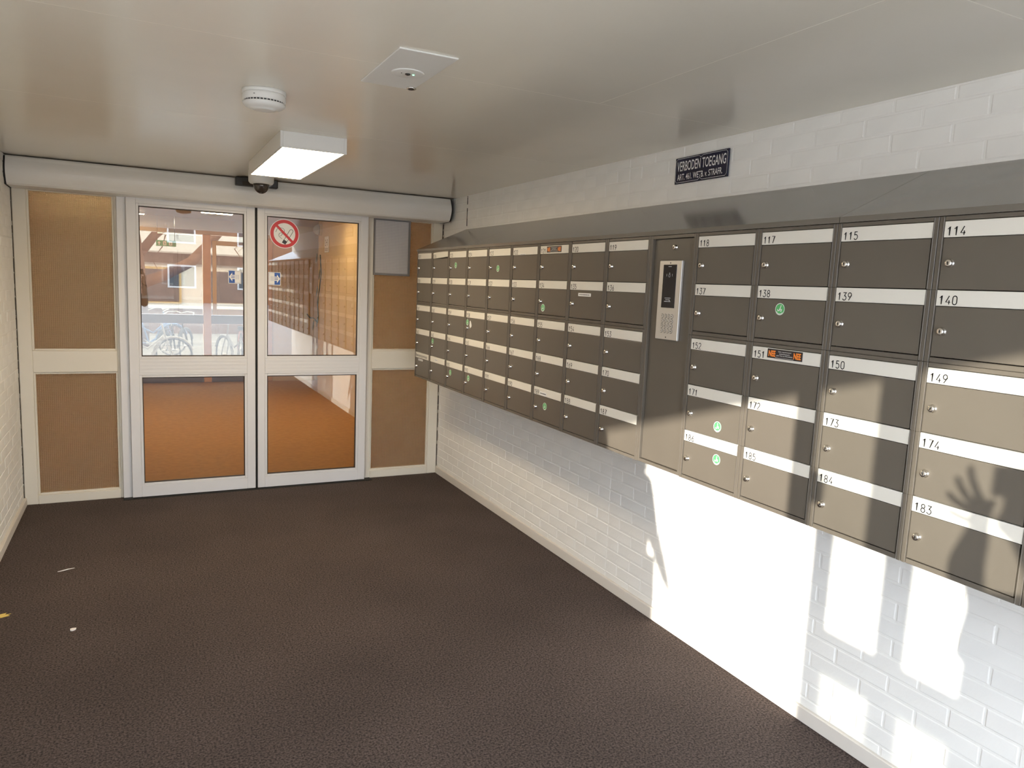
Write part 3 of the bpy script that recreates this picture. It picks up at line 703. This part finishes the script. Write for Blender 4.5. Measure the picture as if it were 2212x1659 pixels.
# ------------------------------------------------------------------ hall behind the sliding doors
HC = 2.52
struct(MB().box(-3.7, 1.6, YB+0.05, 10.2, -0.12, -0.004).build('floor', 'linoleum'))
struct(MB().box(-3.7, 1.6, YB+0.15, 10.2, HC, HC+0.1).build('ceiling', 'hall_ceiling'))
struct(MB().box(0.0, 0.2, YB+0.15, 8.76, -0.1, HC).build('wall_hall_right', 'hall_wall'))
struct(MB().box(0.2, 1.6, 8.66, 8.76, -0.1, HC).build('wall_corridor_near', 'hall_wall'))
struct(MB().box(1.5, 1.6, 8.76, 10.1, -0.1, HC).build('wall_corridor_end', 'corridor_shade'))
struct(MB().box(-3.9, -3.7, YB+0.15, 10.2, -0.1, HC).build('wall_hall_left', 'hall_wall'))
struct(MB().box(XL-0.5, 0.2, YB+0.07, YB+0.15, ZC-0.01, HC).build('wall_hall_head', 'hall_wall'))
struct(MB().box(-3.7, XL, YB+0.07, YB+0.15, -0.1, HC).build('wall_hall_near', 'hall_wall'))
struct(MB().box(-0.45, 1.6, 10.08, 10.2, -0.1, HC).build('wall_hall_far', 'hall_wall'))
# far glazed timber front of the hall
fw = struct(MB().box(-3.7, -0.45, 10.08, 10.2, 2.285, HC).build('window_3', 'hall_ceiling'))
MB().box(-1.482, -1.369, 10.05, 10.17, 0.0, 2.285, 0.006).build('post', 'timber_orange', fw)
MB().box(-2.60, -2.48, 10.05, 10.17, 0.0, 2.285, 0.006).build('post', 'timber_orange', fw)
MB().box(-0.60, -0.45, 10.05, 10.17, 0.0, 2.285, 0.006).build('post', 'timber_orange', fw)
for a, b in ((-3.7, -2.6), (-2.48, -1.482), (-1.369, -0.60)):
    MB().box(a, b, 10.06, 10.15, 0.916, 1.052, 0.004).build('rail', 'timber_brown', fw)
    MB().box(a, b, 10.06, 10.15, 0.0, 0.12, 0.004).build('sill', 'timber_brown', fw)
    MB().box(a+0.004, b-0.004, 10.10, 10.106, 0.124, 0.912).build('pane', 'dimming_glass', fw)
    MB().box(a+0.004, b-0.004, 10.10, 10.106, 1.056, 2.281).build('pane', 'dimming_glass', fw)
mb = MB(); a, b, t = -1.345, -0.62, 0.055
mb.box(a, a+t, 10.02, 10.06, 1.06, 2.2, 0.004); mb.box(b-t, b, 10.02, 10.06, 1.06, 2.2, 0.004); mb.box(a+t, b-t, 10.02, 10.06, 1.06, 1.15, 0.004); mb.box(a+t, b-t, 10.02, 10.06, 2.13, 2.2, 0.004)
mb.build('casement', 'stucco_yellow', fw)
ex = thing('exit_sign', (-1.992, 9.95, 2.070), 'green emergency exit sign above the far hall door', 'exit sign')
MB().box(-0.135, 0.135, -0.012, 0.012, 0, 0.085, 0.002).build('panel', 'sign_green', ex)
m2 = MB(); f = lambda a, b: (a, -0.0126, 0.042+b)
m2.poly([f(-0.095, 0.030), f(-0.115, 0.002), f(-0.102, 0.002), f(-0.102, -0.028), f(-0.088, -0.028), f(-0.088, 0.002), f(-0.075, 0.002)])
for q in (-0.02, 0.06):
    m2.poly([f(q-0.022, 0.030), f(q+0.022, 0.030), f(q+0.022, -0.030), f(q-0.022, -0.030)])
m2.build('white_symbols', 'sticker_white', ex)
m2 = MB(); f = lambda a, b: (a, -0.0130, 0.042+b)
for q in (-0.02, 0.06): ribbon(m2, [(q-0.012, -0.024), (q, -0.004), (q+0.004, 0.014)], 0.006, f); ribbon(m2, [(q-0.014, 0.004), (q+0.002, 0.010), (q+0.014, -0.002)], 0.005, f); ribbon(m2, [(q, -0.004), (q+0.012, -0.024)], 0.006, f)
m2.build('green_figures', 'sign_green', ex)
for tx in (-2.110, -1.874): MB().tube([(tx, 9.95, 2.155), (tx, 9.95, HC)], 0.004, 6).build('hanger', 'chrome', ex).matrix_parent_inverse = Matrix.Translation((-ex.location.x, -ex.location.y, -ex.location.z))
for (x, y, l_, lab) in ((-1.42, 8.38, 0.19, 'slim glowing strip lamp on the hall ceiling right of the doorway centre'), (-2.42, 9.55, 0.14, 'slim glowing strip lamp at the far left of the hall ceiling'),
                        (-1.55, 5.4, 0.45, 'added long strip lamp on the hall ceiling just inside the doors'), (-2.9, 6.9, 0.45, 'added long strip lamp on the hall ceiling by the left hall wall'), (-0.75, 6.9, 0.45, 'added long strip lamp on the hall ceiling by the right hall wall')):
    t = thing('strip_lamp', (x, y, HC), lab, 'ceiling lamp', 'strip lamps in the hall')  # the long lamps are out of view, added to light the hall
    MB().box(-l_-0.01, l_+0.01, -0.05, 0.05, -0.030, 0.0, 0.003).build('housing', 'device_white', t)
    MB().box(-l_, l_, -0.042, 0.042, -0.036, -0.0295, 0.002).build('diffuser', 'hall_glow', t)
wl_ = thing('wall_lamp', (0.0, 8.62, 2.33), 'half round grey wall lamp high on the hall wall', 'wall lamp')
MB().box(-0.03, -0.001, -0.10, 0.10, -0.02, 0.14, 0.004).build('back_plate', 'hall_ceiling', wl_)
MB().lathe([(0.075, -0.03), (0.070, -0.06), (0.050, -0.09), (0.02, -0.105)], (0, 0, 0.06), 'x', 24).build('shade', 'board_grey', wl_, True)
fs = thing('floor_sign', (-0.004, 8.20, 2.12), 'small pale number sign under the wall lamp in the hall', 'sign')
MB().box(-0.008, 0.0, -0.12, 0.12, -0.06, 0.16, 0.002).build('plate', 'paper', fs)
link('lettering', text_mesh('2+3', 0.1, lambda a, b: (-0.0085, 0.0-a, 0.03+b), 'timber_brown', 'lettering', align='CENTER', target=(0.15, 0.09)), fs)
m2 = MB(); ribbon(m2, [(-0.10, -0.01), (0.10, -0.01)], 0.006, lambda a, b: (-0.0085, -a, b)); ribbon(m2, [(-0.10, -0.03), (0.10, -0.03)], 0.006, lambda a, b: (-0.0085, -a, b)); m2.build('lines', 'timber_brown', fs)
vn = thing('trailing_plant', (-0.012, 8.55, 1.05), 'thin dark trailing plant stem with leaves against the hall wall', 'plant')
st = [(-0.02, -0.05, 0.98), (-0.02, -0.12, 0.72), (-0.02, -0.02, 0.5), (-0.03, 0.06, 0.3), (-0.03, 0.0, 0.1), (-0.03, 0.05, 0.0), (-0.05, 0.25, 0.06), (-0.05, 0.45, 0.04), (-0.05, 0.7, 0.09)]
MB().tube(st, 0.009, 6).build('stem', 'plant_dark', vn)
for (a, b, c_) in ((-0.04, 0.10, 0.93), (-0.04, -0.10, 0.70), (-0.04, 0.05, 0.46), (-0.04, 0.02, 0.02), (-0.06, 0.2, -0.05), (-0.04, -0.02, 0.30)):
    MB().prism([(0, -0.075), (0.028, -0.03), (0.024, 0.03), (0, 0.075), (-0.024, 0.03), (-0.028, -0.03)], -0.003, 0.003, lambda p, q, t, a=a, b=b, c_=c_: (a+t+0.1*q, b+p, c_+q)).build('leaf', 'plant_dark', vn)
# ------------------------------------------------------------------ outdoors beyond the hall
struct(MB().box(-60, 60, -60, 70, -0.30, -0.135).build('ground', 'paving'))
ob = thing('white_building', (-1.0, 27, -0.135), 'low white building with a pale roof band beyond the bicycles', 'building')
MB().box(-16, 16, 0, 8, 0, 2.5).build('wall', 'stucco_white', ob)
MB().box(-16.3, 16.3, -0.5, 8.3, 2.5, 3.5, 0.05).build('roof', 'stucco_white', ob)
MB().box(-16.1, 16.1, -0.2, 0.02, 2.15, 2.5).build('fascia', 'timber_brown', ob)
for k in range(12):
    x = -13+k*2.3
    wn = MB().box(x, x+1.5, -0.05, 0.03, 0.7, 2.0, 0.01).build('window', 'stucco_yellow' if k % 3 else 'bike_white', ob)
    MB().box(x+0.08, x+1.42, -0.07, -0.04, 0.78, 1.92).build('pane', 'window_dark', wn)
tr = thing('tree', (-2.5, 17.6, -0.135), 'bare brown tree with a leaning branch behind the far hall window', 'tree')
MB().tube([(0, 0, 0), (0.05, 0, 1.2), (0.0, 0, 2.2), (-0.15, 0, 3.6), (-0.2, 0, 5.5)], [0.34, 0.27, 0.25, 0.2, 0.14], 12).build('trunk', 'bark', tr, True)
MB().tube([(0.1, 0, 1.5), (0.7, 0.1, 1.75), (1.3, 0.1, 2.1), (2.0, 0.2, 2.9), (2.7, 0.2, 4.2)], [0.15, 0.13, 0.13, 0.1, 0.06], 10).build('branch', 'bark', tr, True)
MB().tube([(0.0, 0, 2.0), (0.5, 0.1, 2.7), (1.4, 0.1, 3.5), (2.2, 0.2, 5)], [0.12, 0.10, 0.07, 0.04], 8).build('branch', 'bark', tr, True)
rt = random.Random(3)
for k in range(26):
    x = rt.uniform(-0.4, 4.6); z = rt.uniform(2.6, 4.4); p_ = [(x, rt.uniform(-.3, .6), z)]
    for q in range(4): p_.append((p_[-1][0]+rt.uniform(-0.25, 0.35), p_[-1][1], p_[-1][2]-rt.uniform(0.05, 0.35)))
    MB().tube(p_, [0.018, 0.014, 0.010, 0.007, 0.004], 5).build('twig', 'bark', tr)
hg = thing('hedge_wall', (0.5, 22, -0.135), 'low brick garden wall with coping beyond the bicycles', 'wall')
MB().box(-9, 9, 0, 0.25, 0, 0.75).build('wall', 'bark', hg); MB().box(-9.05, 9.05, -0.04, 0.29, 0.75, 0.82, 0.01).build('coping', 'stucco_white', hg)
def bicycle(x, y, rz, m, label):
    t = thing('bicycle', (x, y, -0.135), label, 'bicycle', 'bicycles parked outside the far hall window', rz)
    wh = []
    for wx in (-0.53, 0.53):
        o = MB().tube([(wx+0.33*math.cos(a*math.pi/14), 0, 0.345+0.33*math.sin(a*math.pi/14)) for a in range(28)], 0.017, 6, True).build('wheel', 'rubber_black', t)
        mb = MB()
        for k in range(14):
            a = 2*math.pi*k/14; mb.tube([(wx, 0.02*(-1)**k, 0.345), (wx+0.32*math.cos(a), 0, 0.345+0.32*math.sin(a))], 0.0016, 4)
        mb.tube([(wx, -0.04, 0.345), (wx, 0.04, 0.345)], 0.022, 8); mb.build('spokes', 'chrome', o)
        MB().tube([(wx+0.365*math.cos(math.radians(a)), 0, 0.345+0.365*math.sin(math.radians(a))) for a in range(20, 181, 16)], 0.022, 6).build('mudguard', m, t)
    mb = MB(); bb, hd, st_, rr, ft = (0.0, 0, 0.30), (0.38, 0, 0.78), (-0.16, 0, 0.80), (-0.53, 0, 0.345), (0.53, 0, 0.345)
    mb.tube([bb, (0.2, 0, 0.42), (0.36, 0, 0.70)], 0.022, 8); mb.tube([bb, st_], 0.018, 8); mb.tube([(-0.1, 0, 0.62), (0.1, 0, 0.52), (0.36, 0, 0.72)], 0.018, 8)
    for s_ in (-0.05, 0.05): mb.tube([(0, s_*0.4, 0.3), (-0.53, s_, 0.345)], 0.010, 6); mb.tube([(-0.12, s_*0.3, 0.68), (-0.53, s_, 0.345)], 0.009, 6)
    mb.build('frame', m, t)
    mb = MB(); mb.tube([(0.33, 0, 0.98), (0.40, 0, 0.70)], 0.016, 8)
    for s_ in (-0.05, 0.05): mb.tube([(0.40, s_*0.5, 0.70), (0.47, s_, 0.5), (0.53, s_, 0.345)], 0.011, 6)
    mb.build('fork', m, t)
    MB().tube([(0.16, -0.29, 0.99), (0.30, -0.26, 1.04), (0.35, -0.1, 1.05), (0.33, 0, 1.02), (0.35, 0.1, 1.05), (0.30, 0.26, 1.04), (0.16, 0.29, 0.99)], 0.012, 6).build('handlebar', 'chrome', t)
    MB().prism([(-0.16, 0.07), (-0.10, 0.09), (0.12, 0.02), (0.13, -0.02), (-0.10, -0.09), (-0.16, -0.07)], 0.86, 0.92, lambda a, b, z_: (-0.19+a, b, z_)).build('saddle', 'rubber_black', t)
    MB().tube([(-0.16, 0, 0.78), (-0.19, 0, 0.87)], 0.012, 6).build('seat_post', 'chrome', t)
    mb = MB()
    for s_ in (-0.055, 0, 0.055): mb.tube([(-0.28, s_, 0.735), (-0.80, s_, 0.735)], 0.006, 5)
    for xx in (-0.3, -0.55, -0.79): mb.tube([(xx, -0.06, 0.735), (xx, 0.06, 0.735)], 0.006, 5)
    for s_ in (-0.06, 0.06): mb.tube([(-0.6, s_, 0.735), (-0.53, s_, 0.36)], 0.005, 5)
    mb.build('rear_rack', 'bike_black', t)
    mb = MB(); mb.tube([(0.0, 0.05, 0.30), (0.12, 0.06, 0.22)], 0.009, 5); mb.tube([(0.0, -0.05, 0.30), (-0.12, -0.06, 0.38)], 0.009, 5); mb.tube([(0, -0.07, 0.3), (0, 0.07, 0.3)], 0.03, 8)
    mb.build('crank', 'chrome', t); return t
for k, (x, y, rz, m, lab) in enumerate((
    (-2.35, 11.6, 0.35, 'bike_white', 'white bicycle parked at the left outside the far hall window'),
    (-1.75, 13.6, 1.15, 'bike_black', 'black bicycle parked just behind the white bicycle'),
    (-2.2, 15.2, 0.5, 'bike_blue', 'blue bicycle parked at the back left'),
    (-0.80, 11.8, 1.9, 'bike_grey', 'grey bicycle parked right of the orange post'),
    (-0.45, 13.8, 1.35, 'bike_red', 'dark red bicycle parked at the back right'),
    (-3.3, 13.4, 1.2, 'bike_grey', 'grey bicycle parked at the far left by the tree'))):
    bicycle(x, y, rz, M[m], lab)

# ------------------------------------------------------------------ entrance side behind the camera: porch screen the sun shines through
struct(MB().box(-12.0, XL-0.29, -0.80, -0.5, -0.13, 2.6).build('wall_porch', 'wall_paint'))
struct(MB().box(-12.0, -3.92, -0.49, 10.2, -0.13, 2.6).build('wall_added_wing', 'wall_paint'))  # unseen solid block, added to keep sun off the bicycles
struct(MB().prism([(-12.0, -1.95), (XL-0.28, -3.44), (14.0, -3.44), (14.0, 10.2), (-12.0, 10.2)], 2.76, 12.0, lambda a, b, t: (a, b, t)).build('wall_added_storeys', 'wall_paint'))  # unseen upper mass, added to shade the ground beyond the hall
for nm_, cx_, cy_, sx_, sy_, lab_ in (('a', -44, -14, 8, 56, 'added row of brick houses blocking low sky on the sunny side'), ('b', 6, -44, 60, 8, 'added row of brick houses blocking low sky opposite the entrance front')):
    rw = thing('added_houses', (cx_, cy_, -0.135), lab_, 'building')  # houses added to block sky light near the horizon
    MB().box(-sx_/2, sx_/2, -sy_/2, sy_/2, 0, 5.6).build('wall', 'house_brick', rw)
    MB().box(-sx_/2-0.3, sx_/2+0.3, -sy_/2-0.3, sy_/2+0.3, 5.6, 6.0).build('roof', 'timber_brown', rw)
    for k in range(14):
        for zz in (0.9, 3.6):
            q = -26+k*4
            if nm_ == 'a': wn = MB().box(sx_/2-0.05, sx_/2+0.04, q-0.8, q+0.8, zz, zz+1.4).build('window', 'bike_white', rw); MB().box(sx_/2+0.03, sx_/2+0.05, q-0.7, q+0.7, zz+0.1, zz+1.3).build('pane', 'window_dark', wn)
            else: wn = MB().box(q-0.8, q+0.8, sy_/2-0.05, sy_/2+0.04, zz, zz+1.4).build('window', 'bike_white', rw); MB().box(q-0.7, q+0.7, sy_/2+0.03, sy_/2+0.05, zz+0.1, zz+1.3).build('pane', 'window_dark', wn)
struct(MB().prism([(-12.0, -1.90), (XL-0.29, -3.42), (XL-0.29, -0.81), (-12.0, -0.81)], 2.40, 2.75, lambda a, b, t: (a, b, t)).build('ceiling_porch', 'ceiling_paint'))
struct(MB().box(XL-0.28, 0.28, -3.75, -3.45, 2.40, 2.85).build('trim_6', 'wall_paint'))
XS0, XS1 = -3.178, XL
ps = struct(MB().box(XS0, XS1, -0.86, -0.80, 0.0, 2.40, 0.003).build('window_4', 'timber_cream'))
for a, b in ((-2.078, -2.004), (-2.408, -2.309), (-3.35, -3.20)):
    MB().box(XS0, XS1, a, b, 0.0, 2.40, 0.003).build('post', 'timber_cream', ps)
for a, b in ((-2.309, -2.078), (-3.20, -2.408)):
    MB().box(XS0, XS1, a, b, 0.914, 1.084, 0.003).build('rail', 'timber_cream', ps)
    MB().box(XS0+0.01, XS1-0.01, a, b, 0.0, 0.735, 0.003).build('panel', 'panel_white', ps)
    MB().box(-3.156, -3.150, a, b, 0.735, 0.914).build('pane', 'obscured_glass', ps)
    MB().box(-3.156, -3.150, a, b, 1.084, 2.36).build('pane', 'screen_glass', ps)
MB().box(XS0+0.01, XS1-0.01, -2.004, -0.86, 0.0, 0.658, 0.003).build('panel', 'panel_white', ps)  # unseen low parapet, added to keep direct sun off the carpet
MB().box(XS0, XS1, -3.35, -0.80, 2.36, 2.40, 0.003).build('head', 'timber_cream', ps)
o = MB().box(-3.149, -3.146, -2.130, -2.082, 1.615, 1.72).build('door_notice', 'paper'); tag(o, 'small paper notice on the narrow porch window', 'notice')

# ------------------------------------------------------------------ people at the entrance (their shadows fall on the mailboxes)
def skin_person(name, verts, edges, loc, rz, label, regions, hair):
    me = bpy.data.meshes.new(name); me.from_pydata([v[0] for v in verts], edges, [])
    ob = bpy.data.objects.new(name, me); COL.objects.link(ob)
    sk = ob.modifiers.new('skin', 'SKIN'); sk.use_smooth_shade = True
    for i, v in enumerate(verts):
        r = v[1]; me.skin_vertices[0].data[i].radius = (r, r) if not isinstance(r, tuple) else r
    me.skin_vertices[0].data[0].use_root = True
    ss = ob.modifiers.new('sub', 'SUBSURF'); ss.levels = 2; ss.render_levels = 2
    dg = bpy.context.evaluated_depsgraph_get(); me2 = bpy.data.meshes.new_from_object(ob.evaluated_get(dg))
    bpy.data.objects.remove(ob); bpy.data.meshes.remove(me)
    me2.materials.clear()
    for k in ('skin', regions['coat'], 'jeans', 'rubber_black'): me2.materials.append(M[k])
    for p in me2.polygons:
        p.use_smooth = True; c = p.center
        p.material_index = 3 if c.z < 0.09 else 2 if c.z < regions['hem'] else 0 if regions['skin'](c) else 1
    t = thing('person', loc, label, 'person', rz=rz)
    link('body', me2, t); hair(t); return t
def hand(verts, edges, wi, palm, fingers, pr=0.028):
    n = len(verts); verts.append((palm, (0.034, 0.018))); edges.append((wi, n))
    for chain in fingers:
        prev = n
        for k, q in enumerate(chain):
            verts.append((q, (0.0105, 0.0095, 0.0085)[min(k, 2)])); edges.append((prev, len(verts)-1)); prev = len(verts)-1
def head_bits(t, c, skinmat, hairmat, long=False):
    # simple facial features and hair around head centre c; the face looks along +y
    x, y, z = c
    MB().lathe([(0.004, 0.125), (0.05, 0.118), (0.085, 0.09), (0.099, 0.05), (0.100, 0.0), (0.090, -0.05 if not long else -0.10)], (x, y-0.020, z+0.01), 'z', 20).build('hair', hairmat, t, True)
    MB().prism([(0, -0.02), (0.018, -0.025), (0.006, 0.03), (0, 0.03)], -0.010, 0.010, lambda p, q, tt: (x+tt, y+0.094+p, z+q)).build('nose', skinmat, t)
    for s_ in (-0.033, 0.033):
        MB().lathe([(0.010, -0.004), (0.006, 0.004)], (x+s_, y+0.092, z+0.022), 'y', 10).build('eye', 'ink', t)
        MB().lathe([(0.028, -0.008), (0.022, 0.008)], (x+math.copysign(0.094, s_), y, z+0.0), 'x', 10).build('ear', skinmat, t)
    MB().box(x-0.024, x+0.024, y+0.084, y+0.092, z-0.058, z-0.048, 0.003).build('mouth', 'red_print', t)
def base_body(h=1.75):
    k = h/1.75
    V = [((0, 0, 0.98*k), (0.165, 0.115)), ((0, 0.005, 1.16*k), (0.150, 0.110)), ((0, 0, 1.34*k), (0.175, 0.115)), ((0, -0.005, 1.46*k), (0.10, 0.085)),
         ((0, 0.0, 1.53*k), 0.052), ((0, 0.015, 1.62*k), (0.084, 0.098)), ((0, 0.012, 1.71*k), (0.070, 0.082))]
    E = [(i, i+1) for i in range(6)]
    for s in (-1, 1):
        n = len(V)
        V += [((s*0.10, 0, 0.90*k), (0.105, 0.105)), ((s*0.11, 0.01, 0.50*k), 0.066), ((s*0.115, -0.01, 0.10*k), 0.046), ((s*0.12, 0.10, 0.045), (0.045, 0.036)), ((s*0.125, 0.17, 0.040), (0.036, 0.026))]
        E += [(0, n), (n, n+1), (n+1, n+2), (n+2, n+3), (n+3, n+4)]
    return V, E
# photographer: faces along the camera direction, phone held up just behind the lens
V, E = base_body(1.74)
DX, DY = -0.09, 0.08; HX, HY = -0.045, 0.03
V = [((p[0]+DX+(HX if i in (5, 6) else HX*0.5 if i == 4 else 0), p[1]+DY+(HY if i in (5, 6) else HY*0.5 if i == 4 else 0), p[2]), r) for i, (p, r) in enumerate(V)]
def arm(V, E, pts):
    prev = 2
    for p, r in pts: V.append((p, r)); E.append((prev, len(V)-1)); prev = len(V)-1
    return prev
# local frame: +y forward (camera direction on plan), lens at (0, 0.42, 1.69)
wi = arm(V, E, [((-0.27, 0.09, 1.41), 0.062), ((-0.235, 0.20, 1.12), 0.052), ((-0.170, 0.27, 1.30), 0.042), ((-0.185, 0.32, 1.45), 0.052), ((-0.150, 0.335, 1.54), 0.034)])
hand(V, E, wi, (-0.130, 0.350, 1.61), [[(-0.100, 0.368, 1.62), (-0.085, 0.378, 1.635)], [(-0.150, 0.362, 1.665), (-0.160, 0.372, 1.70), (-0.160, 0.376, 1.725)], [(-0.168, 0.365, 1.64), (-0.188, 0.372, 1.67), (-0.196, 0.376, 1.695)],
     [(-0.172, 0.362, 1.612), (-0.205, 0.368, 1.632), (-0.222, 0.372, 1.650)], [(-0.160, 0.358, 1.578), (-0.195, 0.362, 1.590), (-0.222, 0.366, 1.604)]])
wi = arm(V, E, [((0.11, 0.08, 1.41), 0.062), ((0.22, 0.17, 1.17), 0.050), ((0.140, 0.30, 1.50), 0.036)])
hand(V, E, wi, (0.110, 0.345, 1.57), [[(0.09, 0.358, 1.60), (0.075, 0.362, 1.62)], [(0.110, 0.375, 1.63), (0.098, 0.388, 1.655), (0.09, 0.39, 1.67)], [(0.112, 0.375, 1.605), (0.096, 0.388, 1.622), (0.086, 0.39, 1.632)],
     [(0.108, 0.372, 1.58), (0.094, 0.386, 1.592), (0.084, 0.388, 1.60)], [(0.100, 0.368, 1.555), (0.088, 0.38, 1.565), (0.078, 0.384, 1.572)]])
fw_ = Vector((math.sin(YAW), math.cos(YAW), 0))
pl = Vector((CAM.x, CAM.y, 0))-fw_*0.42
ph = skin_person('person', V, E, pl, -YAW, 'person in a dark coat holding up a phone to take a photo', {'coat': 'coat_dark', 'hem': 0.80, 'skin': lambda c: c.z > 1.49 and (abs(c.x-DX-HX) < 0.11 and c.y < 0.25 or c.y > 0.325)},
                 lambda t: head_bits(t, (DX+HX, DY+HY+0.012, 1.635), 'skin', 'hair_brown'))
MB().prism([(-0.18, -0.13), (-0.21, 0.0), (-0.17, 0.13), (0.17, 0.13), (0.21, 0.0), (0.18, -0.13)], 0.55, 1.16, lambda a, b, z_: (DX+a*(1.06-0.12*(z_-0.55)/0.61), DY+b, z_)).build('coat_skirt', 'coat_dark', ph)
tp = thing('phone', pl+fw_*0.402+Vector((0, 0, 1.640)), 'dark smartphone held up by the photographer', 'phone', rz=-YAW)
MB().box(-0.080, 0.080, -0.010, 0.0, 0.0, 0.080, 0.003).build('case', 'device_black', tp)
MB().box(-0.076, 0.076, -0.0112, -0.0098, 0.004, 0.076).build('screen', 'screen_black', tp)
# second person waiting outside the open side of the porch
V, E = base_body(1.86)
wi = arm(V, E, [((-0.20, -0.02, 1.50), 0.062), ((-0.23, 0.05, 1.235), 0.052), ((-0.23, 0.155, 1.065), 0.036)])
hand(V, E, wi, (-0.23, 0.185, 1.01), [[(-0.205, 0.200, 1.00), (-0.195, 0.215, 0.975)], [(-0.215, 0.225, 0.972), (-0.213, 0.243, 0.945), (-0.210, 0.250, 0.922)], [(-0.228, 0.222, 0.965), (-0.228, 0.240, 0.935), (-0.226, 0.248, 0.908)],
     [(-0.240, 0.215, 0.962), (-0.242, 0.232, 0.932), (-0.240, 0.240, 0.908)], [(-0.252, 0.205, 0.966), (-0.254, 0.218, 0.942), (-0.252, 0.225, 0.922)]])
wi = arm(V, E, [((0.20, -0.02, 1.50), 0.062), ((0.25, -0.03, 1.22), 0.052), ((0.24, 0.05, 0.98), 0.036)])
hand(V, E, wi, (0.24, 0.075, 0.91), [[(0.215, 0.10, 0.90), (0.21, 0.115, 0.875)], [(0.235, 0.105, 0.855), (0.232, 0.105, 0.82), (0.225, 0.10, 0.795)], [(0.242, 0.085, 0.85), (0.242, 0.085, 0.81), (0.235, 0.08, 0.78)],
     [(0.248, 0.065, 0.855), (0.25, 0.065, 0.815), (0.242, 0.06, 0.79)], [(0.25, 0.048, 0.865), (0.253, 0.045, 0.835), (0.248, 0.042, 0.815)]])
V = [((p[0], p[1], p[2]+(0.10 if i >= 17 else 0.0)), r) for i, (p, r) in enumerate(V)]
by = skin_person('person', V, E, Vector((-3.75, -1.122, -0.115)), math.pi, 'person in a long navy coat waiting outside the open porch window', {'coat': 'coat_navy', 'hem': 0.62, 'skin': lambda c: c.z > 1.60 or c.z < 1.07 and abs(c.x) > 0.2 or c.z < 1.13 and c.y > 0.16},
                 lambda t: head_bits(t, (0, 0.012, 1.74), 'skin', 'hair_brown', True))
MB().prism([(-0.19, -0.13), (-0.225, 0.0), (-0.19, 0.13), (0.19, 0.13), (0.225, 0.0), (0.19, -0.13)], 0.55, 1.20, lambda a, b, z_: (a*(1.10-0.14*(z_-0.55)/0.65), b*(1.12-0.18*(z_-0.55)/0.65), z_)).build('coat_skirt', 'coat_navy', by)
